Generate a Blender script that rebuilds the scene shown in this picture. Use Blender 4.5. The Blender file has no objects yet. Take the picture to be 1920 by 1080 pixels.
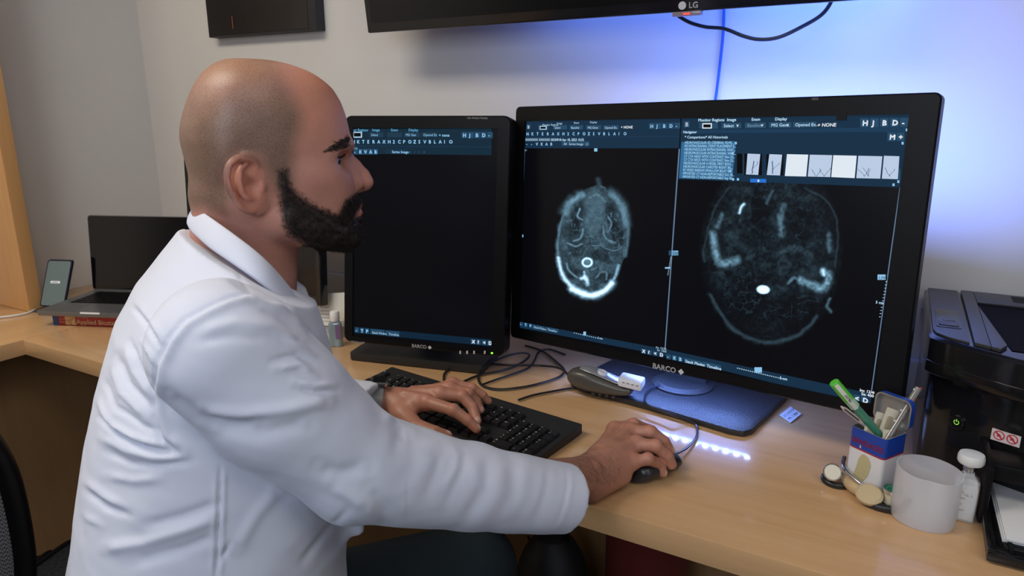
import bpy, bmesh, math, random
import numpy as np
from mathutils import Vector, Matrix
random.seed(4); RNG = np.random.default_rng(7)
SC = bpy.context.scene; COL = SC.collection
# ---------------------------------------------------------------- camera
F = 1300.0; YAW = math.radians(29.3); PIT = math.radians(14.4)
CAM = np.array([0, 0, 1.30])
FW = np.array([-math.sin(YAW)*math.cos(PIT), math.cos(YAW)*math.cos(PIT), -math.sin(PIT)])
RT = np.array([math.cos(YAW), math.sin(YAW), 0.0]); UP = np.cross(RT, FW)
cd = bpy.data.cameras.new('camera'); cam = bpy.data.objects.new('camera', cd); COL.objects.link(cam)
cd.sensor_width = 36; cd.lens = F/1920*36; cd.clip_start = 0.02
cam.location = CAM
cam.matrix_world = Matrix(((RT[0], UP[0], -FW[0], 0), (RT[1], UP[1], -FW[1], 0), (RT[2], UP[2], -FW[2], CAM[2]), (0, 0, 0, 1)))
SC.camera = cam
# ---------------------------------------------------------------- world, lights, exposure
SC.view_settings.view_transform = 'Standard'; SC.view_settings.look = 'None'
SC.view_settings.exposure = -0.18; SC.view_settings.gamma = 1.0; SC.view_settings.use_curve_mapping = False
W = bpy.data.worlds.new('world'); SC.world = W; W.use_nodes = True
W.node_tree.nodes['Background'].inputs[0].default_value = (0.75, 0.8, 0.9, 1)
W.node_tree.nodes['Background'].inputs[1].default_value = 0.25
def area(name, loc, target, size, power, color, sy=None, spread=180):
    l = bpy.data.lights.new(name, 'AREA'); l.energy = power; l.color = color
    l.shape = 'RECTANGLE'; l.size = size; l.size_y = sy or size; l.spread = math.radians(spread)
    o = bpy.data.objects.new(name, l); COL.objects.link(o); o.location = loc
    d = Vector(target)-Vector(loc); o.rotation_euler = d.to_track_quat('-Z', 'Y').to_euler()
    return o
area('ceiling_panel_light', (-1.5, -0.1, 2.62), (-1.5, 0.2, 0), 1.2, 30, (1.0, 0.90, 0.76), 0.6)
area('ceiling_panel_light', (0.7, -0.3, 2.62), (0.7, -0.1, 0), 1.2, 13, (1.0, 0.93, 0.82), 0.6)
area('camera_crew_light', (-0.35, -0.95, 1.70), (-0.65, 0.6, 0.95), 0.8, 12.5, (0.74, 0.83, 1.0))
area('right_fill_light', (1.5, -0.9, 1.7), (-0.3, 0.9, 0.8), 0.9, 7, (0.80, 0.87, 1.0))  # unseen cool fill from the right; no window is built there
area('television_back_light', (-0.40, 1.45, 1.58), (-0.40, 1.55, 1.40), 0.75, 3.0, (0.10, 0.22, 1.0), 0.05)
area('monitor_wall_light', (-0.20, 1.40, 1.12), (-0.16, 1.55, 1.44), 0.75, 7.0, (0.15, 0.27, 1.0), 0.05)

# ---------------------------------------------------------------- pixel -> world helpers (1920x1080 frame)
def ray(x, y): return FW + RT*(x-960)/F - UP*(y-540)/F
def atZ(x, y, z): r = ray(x, y); return CAM + r*((z-CAM[2])/r[2])
def atY(x, y, Y): r = ray(x, y); return CAM + r*(Y/r[1])
def atX(x, y, X): r = ray(x, y); return CAM + r*(X/r[0])
def atD(x, y, d): return CAM + ray(x, y)*d
def onP(x, y, p0, n): r = ray(x, y); return CAM + r*(((p0-CAM)@n)/(r@n))
def proj(P):
    q = np.asarray(P)-CAM; d = q@FW
    return 960+F*(q@RT)/d, 540-F*(q@UP)/d, d
DZ = 0.74      # desk height

# ---------------------------------------------------------------- materials
def mat(name, col, rough=0.5, metal=0.0, spec=0.5, emit=None, es=1.0, trans=0.0, alpha=1.0, coat=0.0, noise=None, bump=None, ior=None, sheen=0, sss=0, coatr=0.1):
    m = bpy.data.materials.new(name); m.use_nodes = True; nt = m.node_tree; b = nt.nodes['Principled BSDF']
    b.inputs['Base Color'].default_value = (*col, 1); b.inputs['Roughness'].default_value = rough
    b.inputs['Metallic'].default_value = metal; b.inputs['Specular IOR Level'].default_value = spec
    b.inputs['Transmission Weight'].default_value = trans; b.inputs['Alpha'].default_value = alpha
    b.inputs['Coat Weight'].default_value = coat; b.inputs['Coat Roughness'].default_value = coatr; b.inputs['Sheen Weight'].default_value = sheen
    if ior: b.inputs['IOR'].default_value = ior
    if sss:
        b.inputs['Subsurface Weight'].default_value = sss; b.inputs['Subsurface Radius'].default_value = (0.9, 0.35, 0.2); b.inputs['Subsurface Scale'].default_value = 0.006
    if emit: b.inputs['Emission Color'].default_value = (*emit, 1); b.inputs['Emission Strength'].default_value = es
    tc = nt.nodes.new('ShaderNodeTexCoord')
    if noise:   # (scale, amount)
        n = nt.nodes.new('ShaderNodeTexNoise'); n.inputs['Scale'].default_value = noise[0]; n.inputs['Detail'].default_value = 5
        nt.links.new(tc.outputs['Object'], n.inputs['Vector'])
        r = nt.nodes.new('ShaderNodeMapRange'); r.inputs[1].default_value = .3; r.inputs[2].default_value = .7
        r.inputs[3].default_value = 1-noise[1]; r.inputs[4].default_value = 1+noise[1]
        nt.links.new(n.outputs['Fac'], r.inputs[0])
        mx = nt.nodes.new('ShaderNodeVectorMath'); mx.operation = 'SCALE'; mx.inputs[0].default_value = col
        nt.links.new(r.outputs[0], mx.inputs['Scale']); nt.links.new(mx.outputs[0], b.inputs['Base Color'])
    if bump:    # (scale, strength)
        n = nt.nodes.new('ShaderNodeTexNoise'); n.inputs['Scale'].default_value = bump[0]; n.inputs['Detail'].default_value = 3
        nt.links.new(tc.outputs['Object'], n.inputs['Vector'])
        bp = nt.nodes.new('ShaderNodeBump'); bp.inputs['Strength'].default_value = bump[1]; bp.inputs['Distance'].default_value = 0.001
        nt.links.new(n.outputs['Fac'], bp.inputs['Height']); nt.links.new(bp.outputs[0], b.inputs['Normal'])
    return m
def wood(name, c1, c2, axis=0, rough=0.3, coat=0.0, coatr=0.12):
    m = mat(name, c1, rough, coat=coat, coatr=coatr); nt = m.node_tree; b = nt.nodes['Principled BSDF']
    tc = nt.nodes['Texture Coordinate']; mp = nt.nodes.new('ShaderNodeMapping')
    s = [22.0, 22.0, 22.0]; s[axis] = 1.6; mp.inputs['Scale'].default_value = s
    nt.links.new(tc.outputs['Object'], mp.inputs['Vector'])
    n = nt.nodes.new('ShaderNodeTexNoise'); n.inputs['Scale'].default_value = 1.0; n.inputs['Detail'].default_value = 7; n.inputs['Distortion'].default_value = 1.4
    nt.links.new(mp.outputs[0], n.inputs['Vector'])
    n2 = nt.nodes.new('ShaderNodeTexNoise'); n2.inputs['Scale'].default_value = 9; n2.inputs['Detail'].default_value = 8
    nt.links.new(mp.outputs[0], n2.inputs['Vector'])
    ad = nt.nodes.new('ShaderNodeMath'); ad.operation = 'MULTIPLY_ADD'; ad.inputs[1].default_value = 0.35
    nt.links.new(n2.outputs['Fac'], ad.inputs[0]); nt.links.new(n.outputs['Fac'], ad.inputs[2])
    cr = nt.nodes.new('ShaderNodeValToRGB'); cr.color_ramp.elements[0].position = .42; cr.color_ramp.elements[1].position = .95
    cr.color_ramp.elements[0].color = (*c1, 1); cr.color_ramp.elements[1].color = (*c2, 1)
    nt.links.new(ad.outputs[0], cr.inputs[0]); nt.links.new(cr.outputs[0], b.inputs['Base Color'])
    return m
M = {}
M['wall'] = mat('wall_paint', (.65, .635, .605), .85, noise=(3, .02), bump=(220, .12))
M['wall_plain'] = mat('far_wall_paint', (.45, .44, .42), .9)
M['ceiling'] = mat('ceiling_paint', (.6, .6, .58), .9)
M['carpet'] = mat('dark_carpet', (.035, .038, .042), 1, noise=(90, .5), bump=(300, 1))
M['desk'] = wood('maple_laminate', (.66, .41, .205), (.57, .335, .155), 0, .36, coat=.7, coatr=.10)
M['desk_y'] = wood('maple_laminate_across', (.66, .41, .205), (.57, .335, .155), 1, .36, coat=.7, coatr=.10)
M['desk_edge'] = wood('maple_edge_band', (.58, .36, .17), (.50, .29, .13), 0, .4)
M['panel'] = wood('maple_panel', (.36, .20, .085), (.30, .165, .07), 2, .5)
M['black'] = mat('black_plastic', (.004, .004, .005), .40, spec=.2, bump=(900, .1))
M['blackg'] = mat('black_gloss_plastic', (.008, .008, .009), .13)
M['blackm'] = mat('black_matte_plastic', (.016, .016, .017), .55, bump=(700, .25))
M['grey'] = mat('grey_plastic', (.16, .16, .17), .45)
M['dgrey'] = mat('dark_grey_plastic', (.045, .045, .05), .42)
M['silver'] = mat('silver_metal', (.62, .63, .66), .25, 1)
M['white'] = mat('white_plastic', (.78, .78, .76), .4)
M['paper'] = mat('white_paper', (.80, .80, .80), .8)
M['ink'] = mat('black_ink', (.02, .02, .03), .7)
M['logo'] = mat('pale_lettering', (.55, .57, .6), .4)
M['tvscreen'] = mat('off_screen_glass', (.004, .004, .005), .10, spec=.35)
def emi(name, col, s): return mat(name, (0, 0, 0), .6, emit=col, es=s, spec=0.1)

# ---------------------------------------------------------------- mesh helpers
def tag(o, label=None, cat=None, group=None, kind=None):
    if label: o['label'] = label
    if cat: o['category'] = cat
    if group: o['group'] = group
    if kind: o['kind'] = kind
    return o
def empty(name, loc, label, cat, group=None, rz=0):
    o = bpy.data.objects.new(name, None); COL.objects.link(o); o.location = loc; o.rotation_euler = (0, 0, rz)
    o.empty_display_size = .05
    return tag(o, label, cat, group)
class MB:
    def __init__(s): s.v = []; s.f = []; s.m = []; s.mi = 0
    def add(s, V, Fc):
        b = len(s.v); s.v += [tuple(map(float, p)) for p in V]; s.f += [tuple(b+i for i in f) for f in Fc]; s.m += [s.mi]*len(Fc)
    def box(s, lo, hi, X=None):
        (a, b, c), (d, e, f) = lo, hi
        V = [(a, b, c), (d, b, c), (d, e, c), (a, e, c), (a, b, f), (d, b, f), (d, e, f), (a, e, f)]
        if X is not None: V = [X(p) for p in V]
        s.add(V, [(0, 3, 2, 1), (4, 5, 6, 7), (0, 1, 5, 4), (1, 2, 6, 5), (2, 3, 7, 6), (3, 0, 4, 7)])
    def prism(s, pts, z0, z1, X=None, top=True, bot=True):   # outline (ccw) extruded in z
        n = len(pts); V = [(x, y, z0) for x, y in pts]+[(x, y, z1) for x, y in pts]
        if X is not None: V = [X(p) for p in V]
        Fc = [(i, (i+1) % n, n+(i+1) % n, n+i) for i in range(n)]
        if top: Fc.append(tuple(range(n, 2*n)))
        if bot: Fc.append(tuple(range(n-1, -1, -1)))
        s.add(V, Fc)
    def rings(s, R, c0=True, c1=True, close=True):   # loft over rings of equal count
        n = len(R[0]); V = [p for r in R for p in r]; Fc = []
        for k in range(len(R)-1):
            for i in range(n if close else n-1):
                j = (i+1) % n; Fc.append((k*n+i, k*n+j, (k+1)*n+j, (k+1)*n+i))
        if c0: Fc.append(tuple(range(n-1, -1, -1)))
        if c1: Fc.append(tuple((len(R)-1)*n+i for i in range(n)))
        s.add(V, Fc)
    def lathe(s, prof, c=(0, 0, 0), n=40, X=None, c0=True, c1=True):
        R = []
        for r, z in prof:
            ring = [(c[0]+r*math.cos(2*math.pi*i/n), c[1]+r*math.sin(2*math.pi*i/n), c[2]+z) for i in range(n)]
            if X is not None: ring = [X(p) for p in ring]
            R.append(ring)
        s.rings(R, c0, c1)
    def tube(s, pts, r, n=10, smooth=6, caps=True):
        P = catmull(pts, smooth) if smooth else [np.array(p, float) for p in pts]
        rr = r if hasattr(r, '__len__') else [r]*len(P)
        if len(rr) != len(P): rr = np.interp(np.linspace(0, 1, len(P)), np.linspace(0, 1, len(rr)), rr)
        R = []; up = None
        for i, p in enumerate(P):
            t = P[min(i+1, len(P)-1)]-P[max(i-1, 0)]; t = t/(np.linalg.norm(t)+1e-12)
            if up is None: up = np.cross(t, (0, 0, 1.)) if abs(t[2]) < .9 else np.cross(t, (1., 0, 0))
            up = up-t*(up@t); up /= np.linalg.norm(up)+1e-12; w = np.cross(t, up)
            R.append([p+rr[i]*(math.cos(a)*up+math.sin(a)*w) for a in np.arange(n)*2*math.pi/n])
        s.rings(R, caps, caps)
    def build(s, name, mats, parent=None, smooth=True, bev=0, seg=2, loc=None, sub=0, angle=35):
        me = bpy.data.meshes.new(name); me.from_pydata(s.v, [], s.f)
        for m in (mats if isinstance(mats, (list, tuple)) else [mats]): me.materials.append(m)
        me.polygons.foreach_set('material_index', s.m)
        bm = bmesh.new(); bm.from_mesh(me); bmesh.ops.recalc_face_normals(bm, faces=bm.faces)
        if bev:
            ed = [e for e in bm.edges if len(e.link_faces) == 2 and e.calc_face_angle(0) > .5]
            bmesh.ops.bevel(bm, geom=ed, offset=bev, segments=seg, profile=.6, affect='EDGES', clamp_overlap=True)
        bm.to_mesh(me); bm.free()
        if smooth:
            me.polygons.foreach_set('use_smooth', [True]*len(me.polygons))
            me.set_sharp_from_angle(angle=math.radians(angle))
        o = bpy.data.objects.new(name, me); COL.objects.link(o)
        if loc is not None: o.location = loc
        if parent: o.parent = parent
        if sub:
            md = o.modifiers.new('sub', 'SUBSURF'); md.levels = sub; md.render_levels = sub
        return o
def catmull(pts, k):
    P = [np.array(p, float) for p in pts]
    if len(P) < 3: return P
    out = []; Q = [2*P[0]-P[1]]+P+[2*P[-1]-P[-2]]
    for i in range(1, len(Q)-2):
        a, b, c, d = Q[i-1:i+3]
        for t in np.arange(k)/k:
            out.append(.5*((2*b)+(-a+c)*t+(2*a-5*b+4*c-d)*t*t+(-a+3*b-3*c+d)*t**3))
    out.append(P[-1]); return out
def rrect(x0, y0, x1, y1, r, n=5):
    pts = []
    for cx, cy, a0 in ((x1-r, y0+r, -90), (x1-r, y1-r, 0), (x0+r, y1-r, 90), (x0+r, y0+r, 180)):
        for i in range(n+1):
            a = math.radians(a0+90*i/n); pts.append((cx+r*math.cos(a), cy+r*math.sin(a)))
    return pts
def frame(o, ex, ey, ez):    # local -> world mapping
    o, ex, ey, ez = (np.array(v, float) for v in (o, ex, ey, ez))
    return lambda p: o+ex*p[0]+ey*p[1]+ez*p[2]
def unit(v): v = np.array(v, float); return v/np.linalg.norm(v)
_glyph = {}
def text_mesh(txt, size, align='LEFT'):
    key = (txt, align)
    if key not in _glyph:
        c = bpy.data.curves.new('t', 'FONT'); c.body = txt; c.align_x = align; c.size = 1; c.resolution_u = 2
        o = bpy.data.objects.new('t', c); COL.objects.link(o)
        me = bpy.data.meshes.new_from_object(o.evaluated_get(bpy.context.evaluated_depsgraph_get()))
        V = [tuple(v.co) for v in me.vertices]; Fc = [tuple(p.vertices) for p in me.polygons]
        bpy.data.objects.remove(o); bpy.data.curves.remove(c); bpy.data.meshes.remove(me); _glyph[key] = (V, Fc)
    V, Fc = _glyph[key]
    return [(x*size, y*size) for x, y, z in V], Fc
def put_text(mb, txt, size, X, x=0, y=0, z=0, sx=1, align='LEFT', wt=0.0):
    V, Fc = text_mesh(txt, size, align)
    mb.add([X((x+a*sx, y+b, z)) for a, b in V], Fc)
    if wt:
        for dx, dy in ((wt, 0), (0, wt)): mb.add([X((x+a*sx+dx, y+b+dy, z)) for a, b in V], Fc)
# ================================================================ the setting
XL, YB, ZC = -2.31, 1.55, 2.7
def struct(name, lo, hi, m):
    b = MB(); b.box(lo, hi); o = b.build(name, m, smooth=False); o['kind'] = 'structure'; return o
struct('floor', (XL-.1, -2.6, -.05), (2.5, YB+.1, 0), M['carpet'])
struct('wall_back', (XL-.1, YB, 0), (2.5, YB+.1, ZC), M['wall'])
struct('wall_left', (XL-.1, -2.6, 0), (XL, YB, ZC), M['wall'])
struct('wall_right', (2.4, -2.6, 0), (2.5, YB, ZC), M['wall_plain'])
struct('wall_front', (XL-.1, -2.7, 0), (2.5, -2.6, ZC), M['wall_plain'])
struct('ceiling', (XL-.1, -2.6, ZC), (2.5, YB+.1, ZC+.05), M['ceiling'])
b = MB(); b.box((XL, YB-.018, DZ), (2.4, YB, DZ+.075)); o = b.build('trim_1', mat('white_trim', (.5, .5, .5), .5), bev=.004); o['kind'] = 'structure'

# ================================================================ the desk (L-shaped worktop with panels below)
desk = empty('corner_desk', (-.6, 1.2, 0), 'L-shaped maple desk carrying the monitors and printer', 'desk')
desk_o = np.array([-.6, 1.2, 0])
def L(*p): return tuple(np.array(p)-desk_o)
YF = 0.843; XI = -1.884
b = MB(); t = .04
b.prism([(XI, YF), (2.0, YF), (2.0, YB-.001), (XI, YB-.001)], DZ-t, DZ-.0002)
b.v = [L(*p) for p in b.v]; b.build('worktop', M['desk'], desk, bev=.002)
b = MB(); b.prism([(XL+.001, -.9), (XI, -.9), (XI, YB-.001), (XL+.001, YB-.001)], DZ-t, DZ-.0004)
b.v = [L(*p) for p in b.v]; b.build('worktop', M['desk_y'], desk, bev=.002)
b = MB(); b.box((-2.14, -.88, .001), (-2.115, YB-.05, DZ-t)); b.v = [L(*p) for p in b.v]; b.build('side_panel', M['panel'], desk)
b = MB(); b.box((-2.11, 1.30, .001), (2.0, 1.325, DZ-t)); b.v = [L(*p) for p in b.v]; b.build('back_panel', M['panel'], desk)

# wooden upright (side of a bookcase on the left return)
up = empty('wooden_upright', (-2.2, 1.0, DZ), 'tall maple board standing on the left end of the desk', 'board')
b = MB(); b.box((-2.305, .985, DZ), (-2.134, 1.022, 2.3)); b.v = [tuple(np.array(p)-np.array([-2.2, 1.0, DZ])) for p in b.v]
b.build('board', wood('maple_upright', (.62, .35, .14), (.54, .29, .11), 2, .4), up, bev=.002)

# ================================================================ things on the wall
p0 = atY(392, 70.5, YB-.035); p1 = atY(594, 56, YB-.035)
pz = (p0[2]+p1[2])/2
pic = empty('wall_picture', ((p0[0]+p1[0])/2, YB-.02, pz), 'dark canvas picture hanging on the wall above the bald man', 'picture')
b = MB(); w = (p1[0]-p0[0])/2; b.box((-w, -.015, 0), (w, .019, .62)); b.build('canvas', M['blackm'], pic, bev=.002)
pm = mat('dark_print', (.012, .010, .009), .35, noise=(5, .8))
b = MB(); b.box((-w+.006, -.0162, .005), (w-.03, -.0155, .61)); b.build('print', pm, pic, smooth=False)
om = mat('orange_paint', (.30, .07, .02), .5)
for lo_b, hi_b in (((-w*.5, -.0172, .02), (-w*.5+.003, -.0165, .055)), ((w*.02, -.0172, .16), (w*.02+.003, -.0165, .20)), ((-w+.01, -.0172, .168), (-w*.3, -.0165, .174))):
    b = MB(); b.box(lo_b, hi_b); b.build('orange_streak', om, pic, smooth=False)

# television: hung on an arm, tilted a little downwards
tl = atY(690, 68, 1.40); tr = atY(1275, 16, 1.40)
ex = unit([tr[0]-tl[0], 0, 0]); tz = (tl[2]+tr[2])/2
TW = 1.10; TH = .64; tilt = math.radians(7)
ez = np.array([0, -math.sin(tilt), math.cos(tilt)]); ey = np.cross(ez, (1., 0, 0)); ey = np.array([0, math.cos(tilt), math.sin(tilt)])
tv = empty('television', (tl[0]+TW/2, 1.40, tz), 'large black flat television hung high on the wall above the monitors', 'television')
def TX(p): return np.array([1., 0, 0])*p[0]+ey*p[1]+ez*p[2]
b = MB(); b.box((-TW/2, 0, 0), (TW/2, .035, TH), TX); b.box((-TW*.3, .03, .08), (TW*.3, .07, .5), TX); b.build('casing', M['blackg'], tv, bev=.004)
b = MB(); b.box((-TW/2+.016, -.0012, .022), (TW/2-.016, -.0002, TH-.016), TX); b.build('screen', M['tvscreen'], tv, smooth=False)
b = MB(); lx = 1283-1254
lp = (atY(1292, 3, 1.40)-np.array([tl[0]+TW/2, 1.40, tz]))
b.lathe([(0.0001, 0), (.0075, 0), (.0075, .0008), (.0001, .0008)], (0, 0, 0), 20, lambda p: TX((lp[0]-.012+p[0], -.0010-p[2], .0115+p[1])))
put_text(b, 'LG', .015, lambda p: TX((lp[0]+p[0], -.0016, .006+p[1])), wt=.0006)
b.build('maker_logo', M['logo'], tv, smooth=False)
b = MB(); b.box((lp[0]-.03, -.006, -.008), (lp[0]+.025, .012, .001), TX); tvs = b.build('status_light_housing', mat('clear_grey_plastic', (.25, .2, .22), .15), tv, bev=.002)
b = MB(); b.box((lp[0]-.008, -.0072, -.005), (lp[0]+.004, -.0058, -.002), TX); b.build('status_light', emi('red_led', (1, .05, .03), 3), tvs, smooth=False)
b = MB(); b.box((-.08, .06, .2), (.08, .145, .36), TX); b.build('wall_bracket', M['blackm'], tv, bev=.004)

def cable(name, pts, r, m, label, cat='cable', k=8, group=None, parent=None):
    c = np.array(pts[0]); b = MB(); b.tube([np.array(p)-c for p in pts], r, 8, k)
    if parent is None:
        o = b.build(name, m); o.location = c; tag(o, label, cat, group)
    else:
        o = b.build(name, m, parent); pl = np.array(parent.matrix_basis.translation); o.location = c-pl
    return o
M['cable'] = mat('black_cable', (.012, .012, .014), .4)
M['bluecable'] = mat('blue_cable', (.02, .12, .55), .4)
cp = [(1235, -30), (1256, 14), (1285, 38), (1320, 50), (1358, 54), (1395, 68), (1425, 74), (1460, 70), (1500, 52), (1540, 28), (1560, 0), (1568, -30)]
cable('hanging_cord', [atY(x, y, 1.475-.02*math.sin(i/11*math.pi)) for i, (x, y) in enumerate(cp)], .0036, M['cable'], 'black power cord drooping in a loop below the television', 'cord')
cable('network_cable', [atY(x, y, YB-.006) for x, y in [(1362, -40), (1358, 10), (1356, 60), (1351, 110), (1345, 160), (1340, 200), (1336, 260), (1336, 330)]], .003, M['bluecable'], 'blue cable running straight down the wall behind the widest monitor')
# ================================================================ monitors
def lin(r, g, b):
    f = lambda c: (c/255/12.92) if c/255 <= .04045 else ((c/255+.055)/1.055)**2.4
    return (f(r), f(g), f(b))
def screen_mat(name, strength):
    m = mat(name, (.003, .003, .004), .28, spec=.14); nt = m.node_tree; b = nt.nodes['Principled BSDF']
    a = nt.nodes.new('ShaderNodeVertexColor'); a.layer_name = 'scr'
    nt.links.new(a.outputs[0], b.inputs['Emission Color']); b.inputs['Emission Strength'].default_value = strength
    return m
E_ = {}
def ecol(r, g, b, s=1.0):
    k = (r, g, b, s)
    if k not in E_: E_[k] = emi('screen_colour_%d_%d_%d' % (r, g, b), lin(r, g, b), s)
    return E_[k]
class Monitor:
    def __init__(s, label, corners, foot, name='monitor', bez=(.02, .02, .02, .02), body=.05, lip=.004, group=None):
        TL, TR, BR, BL = [np.array(c, float) for c in corners]
        s.ex = unit((TR-TL)+(BR-BL)); ez = (TL-BL)+(TR-BR); s.ez = unit(ez-s.ex*(ez@s.ex)); s.ey = np.cross(s.ez, s.ex)
        c = (TL+TR+BR+BL)/4; s.W = (np.linalg.norm(TR-TL)+np.linalg.norm(BR-BL))/2; s.H = (np.linalg.norm(TL-BL)+np.linalg.norm(TR-BR))/2
        s.c = c; s.o = c-s.ex*s.W/2-s.ez*s.H/2
        s.root = empty(name, tuple(foot), label, 'monitor', group); s.off = np.array(foot, float)
    def X(s, p): return s.o+s.ex*p[0]+s.ey*p[1]+s.ez*p[2]-s.off
    def bld(s, mb, name, m, parent=None, **k):
        mb.v = [tuple(s.X(p)) for p in mb.v]; return mb.build(name, m, parent or s.root, **k)
    def uv(s, x, y):
        q = onP(x, y, s.o, s.ey)-s.o; return q@s.ex, q@s.ez
    def scale(s, x, y): return abs(s.uv(x, y+5)[1]-s.uv(x, y-5)[1])/10
    def casing(s, scr, r=.012, body=.05, dep=.018, m=None):
        x0, z0, x1, z1 = scr; W, H = s.W, s.H
        b = MB(); out = rrect(0, 0, W, H, r, 4); inn = rrect(x0, z0, x1, z1, .001, 4)
        o2 = rrect(.0025, .0025, W-.0025, H-.0025, r-.002, 4)
        b.rings([[(x, .0035, z) for x, z in inn], [(x, 0, z) for x, z in inn], [(x, -.0002, z) for x, z in o2], [(x, .0025, z) for x, z in out], [(x, dep, z) for x, z in out],
                 [(W/2+(x-W/2)*.93, dep+.012, H/2+(z-H/2)*.93) for x, z in out], [(W/2+(x-W/2)*.72, dep+body*.55, H/2+(z-H/2)*.72) for x, z in out], [(W/2+(x-W/2)*.62, dep+body, H/2+(z-H/2)*.62) for x, z in out]], c0=False, c1=True)
        s.case = s.bld(b, 'casing', m or M['black'], angle=28)
    def screen(s, scr, paint, nx, m):
        x0, z0, x1, z1 = scr; nz = int(nx*(z1-z0)/(x1-x0)); s.scr = scr
        gx, gz = np.meshgrid(np.linspace(x0, x1, nx), np.linspace(z0, z1, nz))
        P = s.o+gx[..., None]*s.ex+gz[..., None]*s.ez+s.ey*.003
        col = paint(*proj(P)[:2])
        idx = np.arange(nx*nz).reshape(nz, nx)
        Fc = np.stack([idx[:-1, :-1], idx[:-1, 1:], idx[1:, 1:], idx[1:, :-1]], -1).reshape(-1, 4)
        me = bpy.data.meshes.new('screen'); fast_mesh(me, (P-s.off).reshape(-1, 3), Fc)
        ca = me.color_attributes.new('scr', 'FLOAT_COLOR', 'POINT')
        ca.data.foreach_set('color', np.concatenate([col.reshape(-1, 3), np.ones((nx*nz, 1))], 1).astype(np.float32).ravel())
        me.materials.append(m); o = bpy.data.objects.new('screen', me); COL.objects.link(o); o.parent = s.root; s.sobj = o
        s.G = {}
    def _mb(s, col):
        if col not in s.G: s.G[col] = MB()
        return s.G[col]
    def quad(s, pts, col, lay=0):
        s._mb(col).add([(*s.uv(*p)[:1], .0024-lay*.0003, s.uv(*p)[1]) for p in pts], [(0, 1, 2, 3)])
    def rect(s, x0, y0, x1, y1, col, lay=0, sl=0.0):   # sl: slope of the rows in the photo
        s.quad([(x0, y0), (x1, y0+sl*(x1-x0)), (x1, y1+sl*(x1-x0)), (x0, y1)], col, lay)
    def text(s, x, y, t, h, col, lay=2, sx=1.0, wt=0.0):
        u, w = s.uv(x, y); sz = s.scale(x, y)*h*1.38
        put_text(s._mb(col), t, sz, lambda p: (p[0], .0024-lay*.0003, p[1]), u, w, 0, sx, wt=wt*sz)
    def icons(s, x, y, n, step, h, sl, col, back=None, kinds=None):
        ks = kinds or 'XOTLVHAIZ'
        for i in range(n):
            xx = x+i*step; yy = y+sl*i*step
            if back: s.rect(xx-.1*step, yy-h*1.15, xx+.78*step, yy+h*.22, back, 1, sl)
            s.text(xx+.08*step, yy, ks[i % len(ks)], h*.8, col, 3, wt=.08)
    def flush(s):
        mb = MB(); mats = []
        for c, q in s.G.items():
            mb.mi = len(mats); mats.append(ecol(*c)); mb.add(q.v, q.f)
        s.bld(mb, 'screen_graphics', mats, s.sobj, smooth=False)
def fast_mesh(me, V, Fc):
    V = np.asarray(V, np.float32); Fc = np.asarray(Fc, np.int32); k = Fc.shape[1]
    me.vertices.add(len(V)); me.vertices.foreach_set('co', V.ravel())
    me.loops.add(Fc.size); me.loops.foreach_set('vertex_index', Fc.ravel())
    me.polygons.add(len(Fc)); me.polygons.foreach_set('loop_start', np.arange(0, Fc.size, k, dtype=np.int32)); me.polygons.foreach_set('loop_total', np.full(len(Fc), k, np.int32))
    me.polygons.foreach_set('use_smooth', np.ones(len(Fc), bool))
    me.update(); me.validate()
def seg_dist(px, py, pts):
    d = np.full(px.shape, 1e9); 
    for (x0, y0), (x1, y1) in zip(pts[:-1], pts[1:]):
        L2 = (x1-x0)**2+(y1-y0)**2+1e-9; t = np.clip(((px-x0)*(x1-x0)+(py-y0)*(y1-y0))/L2, 0, 1)
        d = np.minimum(d, np.hypot(px-x0-t*(x1-x0), py-y0-t*(y1-y0)))
    return d
def inpoly(px, py, pts):
    c = np.zeros(px.shape, bool); n = len(pts)
    for i in range(n):
        (x0, y0), (x1, y1) = pts[i], pts[(i+1) % n]
        if y0 == y1: continue
        c ^= ((y0 > py) != (y1 > py)) & (px < (x1-x0)*(py-y0)/(y1-y0)+x0)
    return c
def vnoise(x, y, sc, seed=0, octv=3):      # smooth value noise on a lattice
    out = 0; amp = 1; tot = 0
    for k in range(octv):
        X = x/sc*(2**k)+31.7*seed; Y = y/sc*(2**k)+17.3*seed
        xi = np.floor(X).astype(int); yi = np.floor(Y).astype(int); fx = X-xi; fy = Y-yi; fx = fx*fx*(3-2*fx); fy = fy*fy*(3-2*fy)
        h = lambda a, b: (np.sin(a*127.1+b*311.7+seed*7.3)*43758.5453) % 1.0
        out = out+amp*((h(xi, yi)*(1-fx)+h(xi+1, yi)*fx)*(1-fy)+(h(xi, yi+1)*(1-fx)+h(xi+1, yi+1)*fx)*fy); tot += amp; amp *= .5
    return out/tot
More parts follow.
